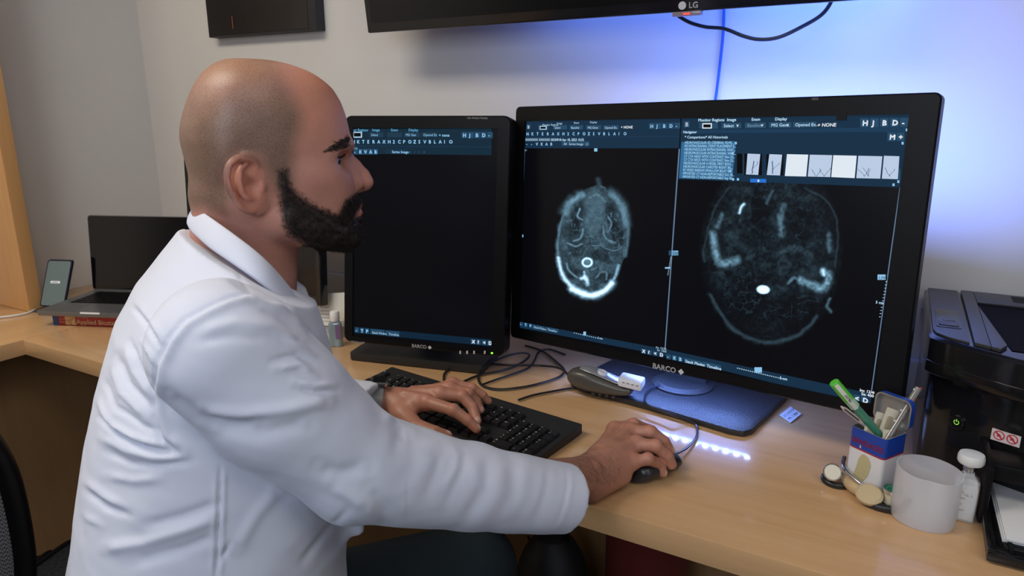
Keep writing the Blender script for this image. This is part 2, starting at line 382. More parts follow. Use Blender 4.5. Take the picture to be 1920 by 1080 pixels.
def paint_scans(px, py):
    v = np.zeros(px.shape)
    g = lambda pts, w, a, cl=False: np.maximum(0, a*np.exp(-(seg_dist(px+(wob-.5)*5, py+(wob2-.5)*5, [tuple(p) for p in catmull(pts, 4)])/(w*(.65+.7*wob)))**2))
    wob = vnoise(px, py, 16, 11); wob2 = vnoise(px, py, 13, 12); fil = np.exp(-((vnoise(px, py, 24, 14, 4)-.5)/.014)**2)+.7*np.exp(-((vnoise(px, py, 17, 15, 4)-.46)/.012)**2)
    def ell(cx, cy, rx, ry, ang=0, soft=.25):
        c, s_ = math.cos(math.radians(ang)), math.sin(math.radians(ang)); dx, dy = px-cx, py-cy
        r = np.hypot((dx*c+dy*s_)/rx, (-dx*s_+dy*c)/ry); return np.clip((1-r)/soft+.5, 0, 1)
    # ---- left scan: small cross-section of a head
    O = [(1122, 346), (1099, 354), (1078, 368), (1061, 392), (1051, 420), (1046, 455), (1049, 495), (1056, 517), (1071, 538), (1091, 552), (1112, 557), (1133, 549), (1150, 530), (1160, 508), (1172, 480), (1178, 440), (1176, 410), (1168, 385), (1150, 362), (1133, 350)]
    ins = inpoly(px, py, O); tex = vnoise(px, py, 9, 1); fine = vnoise(px, py, 4, 2)
    v += ins*(.05+.10*np.clip(tex-.4, 0, 1)*2+.05*np.clip(fine-.5, 0, 1))
    v = np.maximum(v, ins*.14*ell(1113, 398, 24, 46, 4, .5)*(.75+.5*tex)); v *= 1
    for cx, cy, rx, ry, a in ((1086, 402, 13, 20, 15), (1146, 405, 11, 22, -12), (1072, 430, 14, 26, 10), (1158, 438, 12, 26, -6), (1082, 470, 16, 12, 0), (1130, 478, 20, 12, 0), (1072, 510, 12, 14, 0), (1135, 520, 14, 12, 0)):
        v = v*(1-.6*ell(cx, cy, rx, ry, a, .5)*ins)
    v = np.maximum(v, g([(1061, 400), (1067, 384), (1080, 372), (1092, 366)], 7, .30)*(.7+.6*tex))
    v = np.maximum(v, g([(1148, 364), (1160, 378), (1169, 395), (1174, 420)], 7, .27)*(.7+.6*tex))
    v = np.maximum(v, g(O[3:7], 3, .20)); v = np.maximum(v, g(O[14:18], 3, .16)); v = np.maximum(v, g([(1122, 338), (1123, 352), (1105, 362), (1136, 364)], 4, .07))
    v = np.maximum(v, g([(1105, 372), (1120, 366), (1134, 378)], 1.5, .3))
    v = np.maximum(v, g([(1088, 392), (1083, 405), (1092, 412)], 1.8, .35)); v = np.maximum(v, g([(1095, 430), (1088, 448), (1076, 452)], 2, .28)); v = np.maximum(v, g([(1130, 425), (1135, 445), (1150, 455)], 2, .25))
    v = np.maximum(v, g([(1063, 455), (1080, 462), (1092, 458)], 1.6, .3)); v = np.maximum(v, g([(1140, 405), (1147, 420), (1140, 436)], 1.5, .25)); v = np.maximum(v, g([(1110, 460), (1130, 463), (1150, 470), (1165, 465)], 1.5, .2))
    v = np.maximum(v, g([(1048, 485), (1052, 507), (1062, 526), (1076, 540)], 3.2, .95)); v = np.maximum(v, g([(1074, 540), (1092, 550), (1112, 554), (1132, 546), (1147, 531)], 5.2, 1.25)); v = np.maximum(v, g([(1146, 533), (1156, 515), (1161, 497)], 2.4, .5))
    r = np.hypot((px-1101)/8.5, (py-492)/7.5); v = np.maximum(v, 1.1*np.exp(-((r-1)/.28)**2)); v = np.where(r < .55, .25, v)
    v = np.maximum(v, (g([(1090, 523), (1100, 520), (1102, 534)], 3.5, .75)+g([(1096, 510), (1098, 524)], 2.5, .6))*(.6+.7*fine))
    v = np.maximum(v, g([(1063, 494), (1068, 508), (1077, 516), (1083, 521)], 1.8, .30)); v = np.maximum(v, g([(1118, 520), (1128, 509), (1138, 512), (1136, 524)], 1.8, .22)); v = np.maximum(v, g([(1110, 505), (1120, 500)], 2, .2))
    v = np.maximum(v, ins*fil*.16*(py > 395))
    v = np.where(v < .8, v*(.62+.75*fine), v)
    # ---- right scan: larger and fainter
    v0 = v.copy(); v = v*0
    reg = ell(1446, 470, 118, 160, 0, .3); t2 = vnoise(px, py, 14, 5); f2 = vnoise(px, py, 5, 6)
    v = np.maximum(v, reg*(.010+.055*np.clip(t2-.5, 0, 1)*2*(py < 560)+.018*np.clip(f2-.4, 0, 1)*2))
    for cx, cy, rx, ry in ((1425, 400, 22, 40), (1505, 420, 24, 40), (1400, 560, 50, 60), (1500, 590, 50, 40)): v = v*(1-.7*ell(cx, cy, rx, ry, 0, .6))
    v = np.maximum(v, g([(1369, 350), (1342, 388), (1327, 431), (1320, 465), (1322, 490)], 2.0, .05)); v = np.maximum(v, g([(1508, 352), (1546, 374), (1566, 408), (1571, 446), (1566, 500)], 2.0, .055))
    v = np.maximum(v, g([(1331, 552), (1348, 585), (1373, 614), (1407, 635), (1445, 642), (1487, 633), (1516, 611), (1531, 592)], 3.6, .075))
    v = np.maximum(v, g([(1336, 440), (1340, 470), (1350, 492), (1368, 492), (1381, 487)], 7, .42)*(.4+1.1*f2)); v = np.maximum(v, g([(1386, 400), (1389, 390), (1396, 382)], 2.4, .95))
    v = np.maximum(v, g([(1352, 402), (1345, 425)], 5, .20)*(.4+f2)); v = np.maximum(v, g([(1468, 385), (1463, 410), (1466, 440)], 6, .22)*(.2+1.4*f2)); v = np.maximum(v, g([(1448, 358), (1438, 380)], 3, .14)); v = np.maximum(v, g([(1490, 520), (1479, 530), (1489, 520), (1500, 533)], 2, .25))
    v = np.maximum(v, g([(1500, 525), (1520, 533), (1540, 540), (1552, 528), (1553, 514)], 6.5, .45)*(.4+1.1*f2)); v = np.maximum(v, g([(1545, 508), (1545, 516)], 4, .9)); v = np.maximum(v, g([(1556, 560), (1550, 575), (1558, 585)], 2.5, .18)); v = np.maximum(v, g([(1553, 440), (1557, 470)], 5, .16)*(.3+f2))
    v = np.maximum(v, 1.2*ell(1431, 543, 12, 8, 5, .3)); v = np.maximum(v, g([(1455, 478), (1490, 465), (1520, 480)], 6, .07)*(.2+1.5*f2)); v = np.maximum(v, g([(1400, 470), (1380, 452)], 8, .05)*(f2+.2))
    base = np.array(lin(5, 6, 10)); bl = vnoise(px, py, 160, 9)
    v = np.maximum(v, reg*fil*.055*(py < 600)*(.3+t2)); v = np.where(v < .7, v*(.55+.75*f2)*.8, v); v = np.maximum(v, v0)
    c = base*(.7+.7*bl)[..., None]
    v = v*1.35; tint = np.stack([v*.36, v*.72, v*.98], -1); hi = np.clip(v-.6, 0, 1)[..., None]*np.array([.45, .25, .2])
    return c+tint+hi
def paint_dark(px, py):
    bl = vnoise(px, py, 150, 3); return np.array(lin(5, 6, 10))*(.55+.8*bl)[..., None]*np.ones(px.shape+(1,))

BAR = (22, 50, 74); BAR2 = (28, 62, 92); LST = (52, 112, 160); BTN = (40, 78, 108); ICO = (150, 205, 245); TXT = (190, 225, 250); WHT = (235, 245, 255); PLE = (196, 214, 240); BLU = (40, 120, 220)
# ---- widest monitor
m1 = Monitor('widest black monitor, showing two glowing blue head scans, in front of the wall', [tuple(CAM+(np.array(q)-CAM)*1.045) for q in ((-.698, 1.254, 1.306), (.03, 1.138, 1.324), (.039, 1.103, .85), (-.688, 1.22, .833))], (-.34, 1.34, DZ))
u0, w0 = m1.uv(972, 610); u1, w1 = m1.uv(1706, 216)
u0b, w1b = m1.uv(986, 226); u1b, w0b = m1.uv(1634, 768)
S1 = (min(u0, u0b), min(w0, w0b), max(u1, u1b), max(w1, w1b))
S1 = ((u0+u0b)/2, (w0+w0b)/2, (u1+u1b)/2, (w1+w1b)/2)
m1.casing(S1, .010, .075, .03)
m1.screen(S1, paint_scans, 620, screen_mat('scan_screen', 1.0))
def P1(fx, fz): return m1.o+m1.ex*(S1[0]+(S1[2]-S1[0])*fx)+m1.ez*(S1[1]+(S1[3]-S1[1])*fz)
# left pane bars
m1.quad([(986, 224), (1275, 219), (1272, 278), (983, 278)], BAR)
m1.text(1016, 236, 'Monitor Regions', 4, TXT); m1.text(1043, 233, 'Image', 4, TXT); m1.text(1075, 232, 'Exam', 4, TXT); m1.text(1105, 231, 'Display', 4, TXT)
m1.rect(986, 233, 994, 242, BTN, 1); m1.text(988, 241, 'B', 6, WHT)
m1.rect(1008, 234, 1027, 244, BTN, 1); m1.rect(1011, 236, 1024, 243, TXT, 2); m1.rect(1012.5, 237.5, 1022.5, 241.5, (3, 6, 10), 3)
for x0, x1_, t in ((1036, 1062, 'Select'), (1067, 1092, 'Baseline'), (1098, 1126, 'MG-Gene'), (1130, 1159, 'Opened Ex..')): m1.rect(x0, 235, x1_, 243, BTN, 1, -.02); m1.text(x0+3, 241.5, t, 4.6, TXT, 3, .9)
m1.text(1163, 241, '+ NONE', 5, WHT, 3, wt=.04)
m1.icons(1217, 240, 5, 12, 8, -.015, ICO, BTN, 'HJBD-')
m1.icons(985, 254, 20, 9.6, 7, -.003, ICO, None, 'NKTERAXH2CPOZSVBLAIO')
m1.rect(984, 256.5, 1274, 257.6, BAR2, 1, -.005)
m1.text(984, 264, 'XXXXXXX XXXXXX 20230918 Apr 18, 2023 10:32', 4.4, TXT, 3, wt=.05)
m1.icons(985, 273, 6, 9, 7, 0, ICO, None, '--VKAB'); m1.rect(1052, 265, 1104, 273, BTN, 1); m1.text(1056, 272, 'All   Series Image   ( )', 4.6, TXT, 3)
m1.rect(1113, 278, 1119, 284, ICO, 1); m1.text(983, 283, 'L:-', 4, TXT); m1.rect(976, 440, 980, 445, ICO, 1)
# right pane bars
m1.quad([(1277, 219), (1706, 214), (1696, 352), (1271, 336)], BAR)
m1.quad([(1276, 244), (1702, 238), (1701, 247), (1275, 250)], BAR2, 1)
for x, t in ((1308, 'Monitor Regions'), (1362, 'Image'), (1408, 'Exam'), (1452, 'Display')): m1.text(x, 228-(x-1308)*.015, t, 5.6, TXT, 3, wt=.05)
m1.rect(1281, 227, 1292, 239, BTN, 1); m1.text(1284, 237, 'B', 8, WHT, 3)
m1.rect(1310, 230, 1345, 241, BTN, 1); m1.rect(1316, 231, 1334, 241, WHT, 2, -.01); m1.rect(1318, 233, 1332, 239, (3, 6, 10), 3)
for x0, x1_, t in ((1352, 1389, 'Select'), (1396, 1435, 'Baseline'), (1441, 1483, 'MG Gen...'), (1486, 1530, 'Opened Ex...')):
    m1.rect(x0, 230.5-(x0-1352)*.014, x1_, 241-(x0-1352)*.014, BTN, 1, -.014); m1.text(x0+4, 238.6-(x0-1352)*.014, t, 6, (110, 140, 165) if t == 'Baseline' else TXT, 3, wt=.03)
    if t[0] != 'O': m1.text(x1_-9, 238-(x0-1352)*.014, 'V', 4.5, WHT, 3, wt=.1)
m1.text(1532, 237.5, '+ NONE', 6.5, WHT, 3, wt=.05)
m1.icons(1614, 236, 5, 18.6, 12.5, -.012, WHT, BTN, 'HJBD-')
m1.text(1280, 250, 'Navigator', 5, TXT, 3, wt=.05); m1.text(1283, 259.5, '* Comparisons', 5, TXT, 3, wt=.04); m1.text(1322, 259.5, '* All Historicals', 5, TXT, 3, wt=.04)
m1.icons(1665, 262, 2, 17, 12, -.01, WHT, BTN, 'M+')
m1.quad([(1277, 266), (1379, 265), (1372, 337), (1272, 334)], LST, 1)
rows = ['NEUROVASCULAR 3D CEREBRAL FILMS...', 'RIS INTRACRANIAL STENT PLACEMENT E...', 'NEUROVASCULAR INTRACRANIAL VASC...', 'NEUROMUSCULAR INTRACRANIAL VASC...', 'CT CTA HEAD WITH CONTRAST Nov 23...', 'CT CTA NECK WITH CONTRAST Nov 23...', 'NEUROVASCULAR 4-VESSEL FIRST BOO...', 'NEUROVASCULAR CAROTID RIGHT BIL...', 'RS VIDEO BARIUM SWALLOW BILAT B...', 'IMPORTED CT NON-REPORTABLE Oct 30...', 'IMPORTED CT NON-REPORTABLE Sep 30...']
for i, t in enumerate(rows):
    f = i/10; m1.text(1283-f*4, 269.5+f*64, t, 4.9, (165, 212, 240), 3, .78, wt=.03)
for x, y in ((1377, 268), (1371, 287), (1367, 320), (1372, 336), (1381, 336)): m1.rect(x, y-2, x+4, y+2.5, ICO, 3)
m1.rect(1381, 288, 1392, 325, (3, 4, 8), 2); m1.rect(1392, 288, 1393, 326, BTN, 3); m1.rect(1395, 288, 1428, 328, (3, 4, 8), 2, .02); m1.rect(1436, 289, 1468, 328, (3, 4, 8), 2, .02)
def pl(pts, c): m1.quad(pts, c, 3)
pl([(1401, 288), (1425, 289), (1421, 328), (1398, 327)], PLE); pl([(1442, 289), (1466, 290), (1462, 329), (1437, 328)], PLE)
pl([(1475, 289), (1515, 290), (1511, 331), (1471, 330)], WHT); pl([(1518, 290), (1560, 291), (1556, 332), (1514, 331)], PLE)
pl([(1562, 291), (1606, 292), (1602, 334), (1558, 332)], WHT); pl([(1609, 292), (1654, 293), (1650, 335), (1605, 334)], PLE); pl([(1657, 292), (1686, 293), (1683, 336), (1653, 335)], PLE)
DK = (70, 95, 130)
rr = random.Random(2)
def vessel(x, y, dx, dy, n, w=1.0):
    for i in range(n):
        nx_, ny_ = x+dx+rr.uniform(-1.6, 1.6), y+dy+rr.uniform(-1, 1)
        m1.quad([(x-w/2, y), (x+w/2, y), (nx_+w/2, ny_), (nx_-w/2, ny_)], DK, 4); x, y = nx_, ny_
for x in (1409, 1448): vessel(x, 326, .3, -4, 6, 1.8); vessel(x+1, 318, 2, -3, 5)
for x in (1530, 1545, 1620, 1628, 1668): vessel(x, 331, 1.5, -3, 5); vessel(x, 331, -2, -3, 5)
m1.rect(1406, 335, 1436, 342, BLU, 3, .02); m1.rect(1420, 337, 1423, 341, WHT, 4)
for x, y in ((1690, 268), (1682, 340), (1673, 346), (1698, 243)): m1.rect(x, y-2, x+4, y+3, ICO, 3)
m1.rect(1684, 316, 1688, 339, BTN, 3)
# pane divider, edges, side markers
m1.quad([(1271.5, 279), (1274, 279), (1247, 655), (1245, 655)], (105, 130, 160), 1); m1.quad([(982.2, 280), (983.4, 280), (970.8, 604), (969.6, 604)], (60, 90, 130), 1)
m1.quad([(1686, 352), (1688, 352), (1634, 738), (1632, 738)], (105, 130, 160), 1)
m1.rect(1253, 470, 1258, 479, BTN, 2); m1.rect(1259, 470, 1271, 479, (120, 175, 215), 2); m1.text(1260, 477.5, 'SAM', 6, (10, 20, 40), 3); m1.rect(1246, 501, 1256, 504, ICO, 2)
m1.rect(1645, 515, 1660, 525, ICO, 2); m1.text(1647, 523.5, 'LPM', 6, (10, 20, 40), 3); m1.text(1641, 569, '5 cm', 5, TXT, 3, wt=.05)
for i in range(12): m1.rect(1660-i*1.1, 528+i*6, 1663-i*1.1, 529+i*6, TXT, 2); m1.rect(1256-i*.5, 482+i*3, 1258-i*.5, 483+i*3, TXT, 2)
# bottom bars
m1.quad([(971, 603), (1245, 655), (1244, 667), (970, 614)], BAR); m1.quad([(1246, 655), (1634, 739), (1631, 764), (1244, 668)], BAR)
for i in range(3): m1.rect(973+i*9, 603.5+i*1.7, 979+i*9, 611+i*1.7, BTN, 1, .19); m1.text(974+i*9, 610+i*1.7, '-TP'[i], 5, ICO, 3, wt=.1)
m1.rect(998, 609, 1019, 616.5, BTN, 1, .19); m1.text(1000, 615, 'Stack Modes', 4, TXT, 3); m1.rect(1022, 613, 1046, 620.5, BTN, 1, .19); m1.text(1026, 620, 'Timeline', 4.2, TXT, 3)
for i in range(14): m1.rect(1075+i*4, 624+i*.9, 1077+i*4, 625.2+i*.9, TXT, 2)
m1.rect(1093, 622, 1098, 629, ICO, 3); m1.text(1120, 635, '5 cm', 3.6, TXT, 3)
for i in range(4): m1.rect(1201+i*11, 654+i*2.2, 1210+i*11, 662.5+i*2.2, BTN, 1, .2); m1.text(1203+i*11, 661.5+i*2.2, '»?♦▶'[i] if False else 'X?<D'[i], 6.4, WHT, 3, wt=.08)
m1.text(1229, 653, 'Im: 12/30', 4, TXT, 3); m1.text(1231, 658, 'Se: 1500', 4, TXT, 3)
for i in range(3): m1.rect(1248+i*11, 664+i*2.3, 1257+i*11, 673+i*2.3, BTN, 1, .2); m1.text(1250+i*11, 672+i*2.3, '-KB'[i], 6.4, ICO, 3, wt=.08)
m1.rect(1281, 671, 1314, 680, BTN, 1, .21); m1.text(1284, 680, 'Stack Modes', 5.6, TXT, 3, .95, wt=.05); m1.rect(1316, 678, 1351, 687, BTN, 1, .21); m1.text(1324, 689, 'Timeline', 5.8, TXT, 3, wt=.05)
for i in range(22): m1.rect(1381+i*4, 690+i*.95, 1383.5+i*4, 691.5+i*.95, TXT, 2)
m1.rect(1414, 689, 1428, 699, ICO, 3); m1.text(1461, 711, '5 cm', 5, TXT, 3, wt=.06)
for i in range(3): m1.rect(1585+i*14.5, 736+i*3.4, 1597+i*14.5, 748+i*3.4, BTN, 1, .24); m1.text(1587+i*14.5, 748+i*3.4, '?<D'[i], 9, WHT, 3, wt=.08)
m1.text(1611, 734, 'Im: 12/40', 5.2, WHT, 3, wt=.05); m1.text(1614, 741, 'Se: 400', 5.2, WHT, 3, wt=.05)
m1.flush()
b = MB(); u, w = m1.uv(1223, 690)
put_text(b, 'BARCO', .0145, lambda p: (p[0], -.0006, p[1]), u, w, 0, 1.0, wt=.0006)
b.add([(u+.053, -.0006, w+.005), (u+.059, -.0006, w-.001), (u+.065, -.0006, w+.005), (u+.059, -.0006, w+.011)], [(0, 1, 2, 3)])
m1.bld(b, 'logo', M['logo'], smooth=False)
us_, ws_ = m1.uv(1578, 218); b = MB(); b.box((us_-.007, -.0012, ws_-.006), (us_+.007, .0022, ws_+.006)); m1.bld(b, 'front_sensor', M['black'])
b = MB(); b.box((m1.W*.77, -.001, m1.H-.006), (m1.W*.77+.01, .004, m1.H-.002)); m1.bld(b, 'top_button', M['dgrey'])
# task light under the monitor: a row of small lamps
la0, la1 = atZ(1108, 786, .650), atZ(1396, 868, .650); la0[2] = la1[2] = 2*DZ-.650; lav = la1-la0; law = unit(np.array([-lav[1], lav[0], 0]))
TB = lambda p: la0+lav*p[0]+law*p[1]+np.array([0, 0, p[2]])-m1.off
b = MB(); b.box((-.06, -.008, 0), (1.04, .012, .045), TB); th = b.build('task_light_bar', M['black'], m1.root, bev=.002)
ledm = emi('blue_white_led', (.35, .50, 1.0), 110)
for i in range(17):
    if i == 2: continue
    b = MB(); b.lathe([(.0001, 0), (.0052, 0), (.0052, -.0012), (.0001, -.0016)], (0, 0, 0), 10, lambda p: la0+lav*(i/16)+np.array(p)-m1.off); b.build('led', ledm, th)
lc = (la0+la1)/2-np.array([0, 0, .006])
la = area('task_light', tuple(lc), tuple(lc+np.array([0, -.015, -.1])), .33, .85, (.13, .27, 1.0), .012, 150)
la.rotation_euler = Matrix((unit(lav), np.cross((0, 0, 1.), unit(lav)), (0, 0, 1.))).transposed().to_euler()
# foot: textured plate and neck
b = MB(); pl_ = [(-.185, -.145), (-.16, -.15), (0, -.146), (.155, -.150), (.178, -.144), (.187, -.125), (.187, .10), (.17, .115), (-.17, .115), (-.187, .10), (-.197, -.125)]
fa = unit(np.array([.352, -.056, 0])); fb = np.array([-fa[1], fa[0], 0]); fc0 = np.array([-.345, 1.345, DZ])
b.prism([tuple((p[0], p[1])) for p in pl_], .001, .013); b.v = [tuple(fc0+fa*p[0]+fb*p[1]+np.array([0, 0, p[2]])-m1.off) for p in b.v]
b.build('base_plate', mat('textured_black_plate', (.018, .018, .020), .38, bump=(420, 1.0)), m1.root, bev=.004)
b = MB(); b.lathe([(.062, .013), (.062, .017), (.055, .019), (.05, .022)], (0, -.01, 0), 40); b.box((-.045, -.0, .014), (.045, .03, .30))
b.v = [tuple(fc0+fa*p[0]+fb*p[1]+np.array([0, 0, p[2]])-m1.off) for p in b.v]; b.build('neck', M['blackm'], m1.root, bev=.002)

# ---- portrait monitor in the middle
m2 = Monitor('portrait black monitor, its dark screen with only blue toolbars, beside the face', [(-1.087, 1.176, 1.288), (-.717, 1.26, 1.289), (-.687, 1.202, .793), (-1.057, 1.118, .792)], (-.88, 1.27, DZ))
ua, wa = m2.uv(656, 640); ub, wb = m2.uv(921, 652); uc_, wc = m2.uv(921, 241)
S2 = (m2.uv(662, 300)[0], wb-.004, ub, wc)
m2.casing(S2, .016, .06, .045)
m2.screen(S2, paint_dark, 60, screen_mat('dark_screen', 1.0))
m2.quad([(645, 241), (921, 241), (921, 291), (645, 288)], (16, 44, 62)); m2.quad([(645, 273), (921, 275), (921, 276), (645, 274)], BAR2, 1)
for x, t in ((648, 'Monitor Regions'), (697, 'Image'), (732, 'Exam'), (765, 'Display')): m2.text(x, 246, t, 5, (95, 165, 205), 3, wt=.05)
m2.rect(661, 247, 678, 258, TXT, 2); m2.rect(663, 249, 676, 256, (3, 6, 10), 3)
for x0, x1_, t in ((692, 718, 'Select'), (725, 753, ''), (757, 787, 'MG Gen'), (790, 820, 'Opened Ex')): m2.rect(x0, 248, x1_, 257, (30, 60, 80), 1); m2.text(x0+3, 255, t, 5, ICO, 3, .9)
m2.text(822, 256, '+ none', 5.5, ICO, 3, wt=.05); m2.icons(866, 257, 5, 12, 8.5, 0, ICO, BTN, 'HJBD-'); m2.icons(658, 269, 20, 9.6, 8, 0, ICO, None, 'NKTERAXH2CPOZSVBLAIO')
m2.text(645, 279, 'vessel clarity', 4, ICO, 3); m2.icons(662, 288, 5, 9.6, 8, 0, ICO, BTN, '-KVAB'); m2.rect(722, 279, 764, 288, (22, 52, 72), 1); m2.text(734, 287, 'Series Image', 5, ICO, 3, wt=.04)
for i in range(4): m2.text(766+i*9, 287, '«‹›»'[i], 6, (60, 110, 140), 3)
m2.quad([(663, 613), (921, 637), (921, 650), (663, 624)], (14, 40, 60))
for i in range(3): m2.rect(665+i*9.6, 614+i*.9, 672+i*9.6, 624+i*.9, BTN, 1, .09); m2.text(666+i*9.6, 622.5+i*.9, '-TP'[i], 6, ICO, 3, wt=.1)
m2.rect(694, 617, 720, 627, BTN, 1, .09); m2.text(697, 625.5, 'Stack Modes', 4.2, TXT, 3); m2.rect(722, 620, 748, 630, BTN, 1, .09); m2.text(728, 628.5, 'Timeline', 4.4, TXT, 3)
for i in range(4): m2.rect(882+i*10.4, 636+i*.9, 890+i*10.4, 645+i*.9, BTN, 1, .09); m2.text(884+i*10.4, 644+i*.9, 'X?<D'[i], 6.4, WHT, 3, wt=.08)
m2.flush()
b = MB(); u, w = m2.uv(772, 651); put_text(b, 'BARCO', .0105, lambda p: (p[0], -.0006, p[1]), u, w, 0, 1.0, wt=.0005)
b.add([(u+.038, -.0006, w+.0035), (u+.043, -.0006, w-.001), (u+.048, -.0006, w+.0035), (u+.043, -.0006, w+.008)], [(0, 1, 2, 3)])
m2.bld(b, 'logo', M['logo'], smooth=False)
b = MB(); u, w = m2.uv(876, 223); put_text(b, 'Nio Medical Display', .0055, lambda p: (p[0], -.0006, p[1]), u, w, 0, 1.0, wt=.0002)
dimm = mat('dim_lettering', (.35, .36, .38), .5); m2.bld(b, 'corner_lettering', dimm, smooth=False)
b = MB(); u, w = m2.uv(658, 642); put_text(b, 'MDNG 3 MP', .0065, lambda p: (p[0], -.0006, p[1]), u, w, 0, 1.0, wt=.0003)
m2.bld(b, 'model_lettering', dimm, smooth=False)
for x in (863, 876, 889, 909):
    b = MB(); u, w = m2.uv(x, 661); b.box((u-.0018, -.0007, w-.003), (u+.0018, .0002, w+.004)); m2.bld(b, 'touch_button', M['logo'])
b = MB(); u, w = m2.uv(922.5, 662); b.box((u-.002, -.0009, w-.0018), (u+.002, .0002, w+.0018)); m2.bld(b, 'power_light', emi('green_led', (.2, 1, .05), 2.5), smooth=False)
b = MB(); q0 = atZ(658, 676, DZ); q1 = atZ(905, 703, DZ); fa = unit([q1[0]-q0[0], q1[1]-q0[1], 0]); fb = np.array([-fa[1], fa[0], 0]); wd = np.linalg.norm(q1-q0)
b.prism([(x, y) for x, y in rrect(-.004, .0, wd, .21, .008)], .001, .020); b.v = [tuple(q0+fa*p[0]+fb*p[1]+np.array([0, 0, p[2]])-m2.off) for p in b.v]; b.build('base_plate', M['blackm'], m2.root, bev=.003)
b = MB(); b.box((wd/2-.05, .13, .018), (wd/2+.05, .165, .34)); b.v = [tuple(q0+fa*p[0]+fb*p[1]+np.array([0, 0, p[2]])-m2.off) for p in b.v]; b.build('neck', M['blackm'], m2.root, bev=.004)

# ---- third monitor behind the head, switched off
A = atY(341, 262, 1.33); B_ = A+np.array([.64, -.11, 0]); 
hz = A[2]-.385
m3 = Monitor('switched-off black monitor mostly hidden behind the bald head', [tuple(A), tuple(B_), (B_[0]+.0, B_[1]-.02, hz), (A[0]+.0, A[1]-.02, hz)], (-1.5, 1.34, DZ))
S3 = (.018, .024, m3.W-.018, m3.H-.018); m3.casing(S3, .006, .04, .02, M['blackg'])
m3.screen(S3, lambda px, py: np.zeros(px.shape+(3,)), 4, M['tvscreen'])
b = MB(); m3.G = {}
def st(p): return tuple(np.array(p)-m3.off)
mid = (A+B_)/2
b.tube([st((mid[0]+.0, mid[1]+.06, hz+.12)), st((mid[0]+.02, mid[1]+.05, hz+.0)), st((mid[0]+.06, mid[1]+.0, DZ+.06)), st((mid[0]+.13, mid[1]-.03, DZ+.034))], .018, 12, 6); b.build('curved_stand', M['blackm'], m3.root)
b = MB(); b.prism([(x, y) for x, y in rrect(mid[0]-.14, mid[1]-.03, mid[0]+.15, mid[1]+.13, .02)], DZ+.001, DZ+.015); b.v = [st(p) for p in b.v]; b.build('base_plate', M['blackm'], m3.root, bev=.003)
# ================================================================ keyboard
kFL, kFR, kNR = atZ(737, 684, DZ+.026), atZ(1092, 790, DZ+.026), atZ(1000, 858, DZ+.022)
kx = unit([*(kFR-kFL)[:2], 0]); ky = np.array([-kx[1], kx[0], 0]); KW = np.linalg.norm((kFR-kFL)[:2]); KD = .163
ko = np.array([kFR[0], kFR[1], DZ])-kx*KW-ky*KD
kb = empty('computer_keyboard', tuple(ko), 'full-size black computer keyboard on the desk under the left hand', 'keyboard')
def KX(p): return kx*p[0]+ky*p[1]+np.array([0, 0, p[2]])
b = MB(); prof = [(0, .002), (0, .010), (.003, .0135), (KD-.028, .0205), (KD-.004, .023), (KD, .020), (KD, .003)]
b.rings([[(x, y, z) for y, z in prof] for x in (0, KW)]); b.v = [tuple(KX(p)) for p in b.v]; b.build('body', M['blackm'], kb, bev=.0015)
M['key'] = mat('key_plastic', (.014, .014, .016), .32); M['legend'] = mat('key_print', (.75, .75, .76), .6)
def kz(y): return .0145+(y-.003)/(KD-.031)*.0062
U = (KW-.018)/22.5; y0 = .012; RH = (KD-.045)/6.15
rows_ = [
 (0, [(1.25, 'Ctrl'), (1.25, ''), (1.25, 'Alt'), (6.25, ''), (1.25, 'Alt'), (1.25, ''), (1.25, ''), (1.25, 'Ctrl'), (-.25, ''), (1, '<'), (1, 'v'), (1, '>'), (-.25, ''), (2, '0'), (1, '.'), (1, 'E')]),
 (1, [(2.25, 'Shift')]+[(1, c) for c in 'ZXCVBNM,./']+[(2.75, 'Shift'), (-1.25, ''), (1, '^'), (-1.25, ''), (1, '1'), (1, '2'), (1, '3'), (1, '')]),
 (2, [(1.75, 'Caps')]+[(1, c) for c in 'ASDFGHJKL;']+[(1, "'"), (2.25, 'Enter'), (-3.5, ''), (1, '4'), (1, '5'), (1, '6'), (1, '+')]),
 (3, [(1.5, 'Tab')]+[(1, c) for c in 'QWERTYUIOP[]']+[(1.5, '\\'), (-.25, ''), (1, 'Del'), (1, 'End'), (1, 'PgD'), (-.25, ''), (1, '7'), (1, '8'), (1, '9'), (1, '')]),
 (4, [(1, c) for c in '`1234567890-=']+[(2, 'Back'), (-.25, ''), (1, 'Ins'), (1, 'Ho'), (1, 'PgU'), (-.25, ''), (1, 'Nu'), (1, '/'), (1, '*'), (1, '-')]),
 (5.15, [(1, 'Esc'), (-1, '')]+[(1, 'F%d' % i) for i in range(1, 5)]+[(-.5, '')]+[(1, 'F%d' % i) for i in range(5, 9)]+[(-.5, '')]+[(1, 'F%d' % i) for i in range(9, 13)]+[(-.25, ''), (1, 'Prt'), (1, 'Scr'), (1, 'Pa')])]
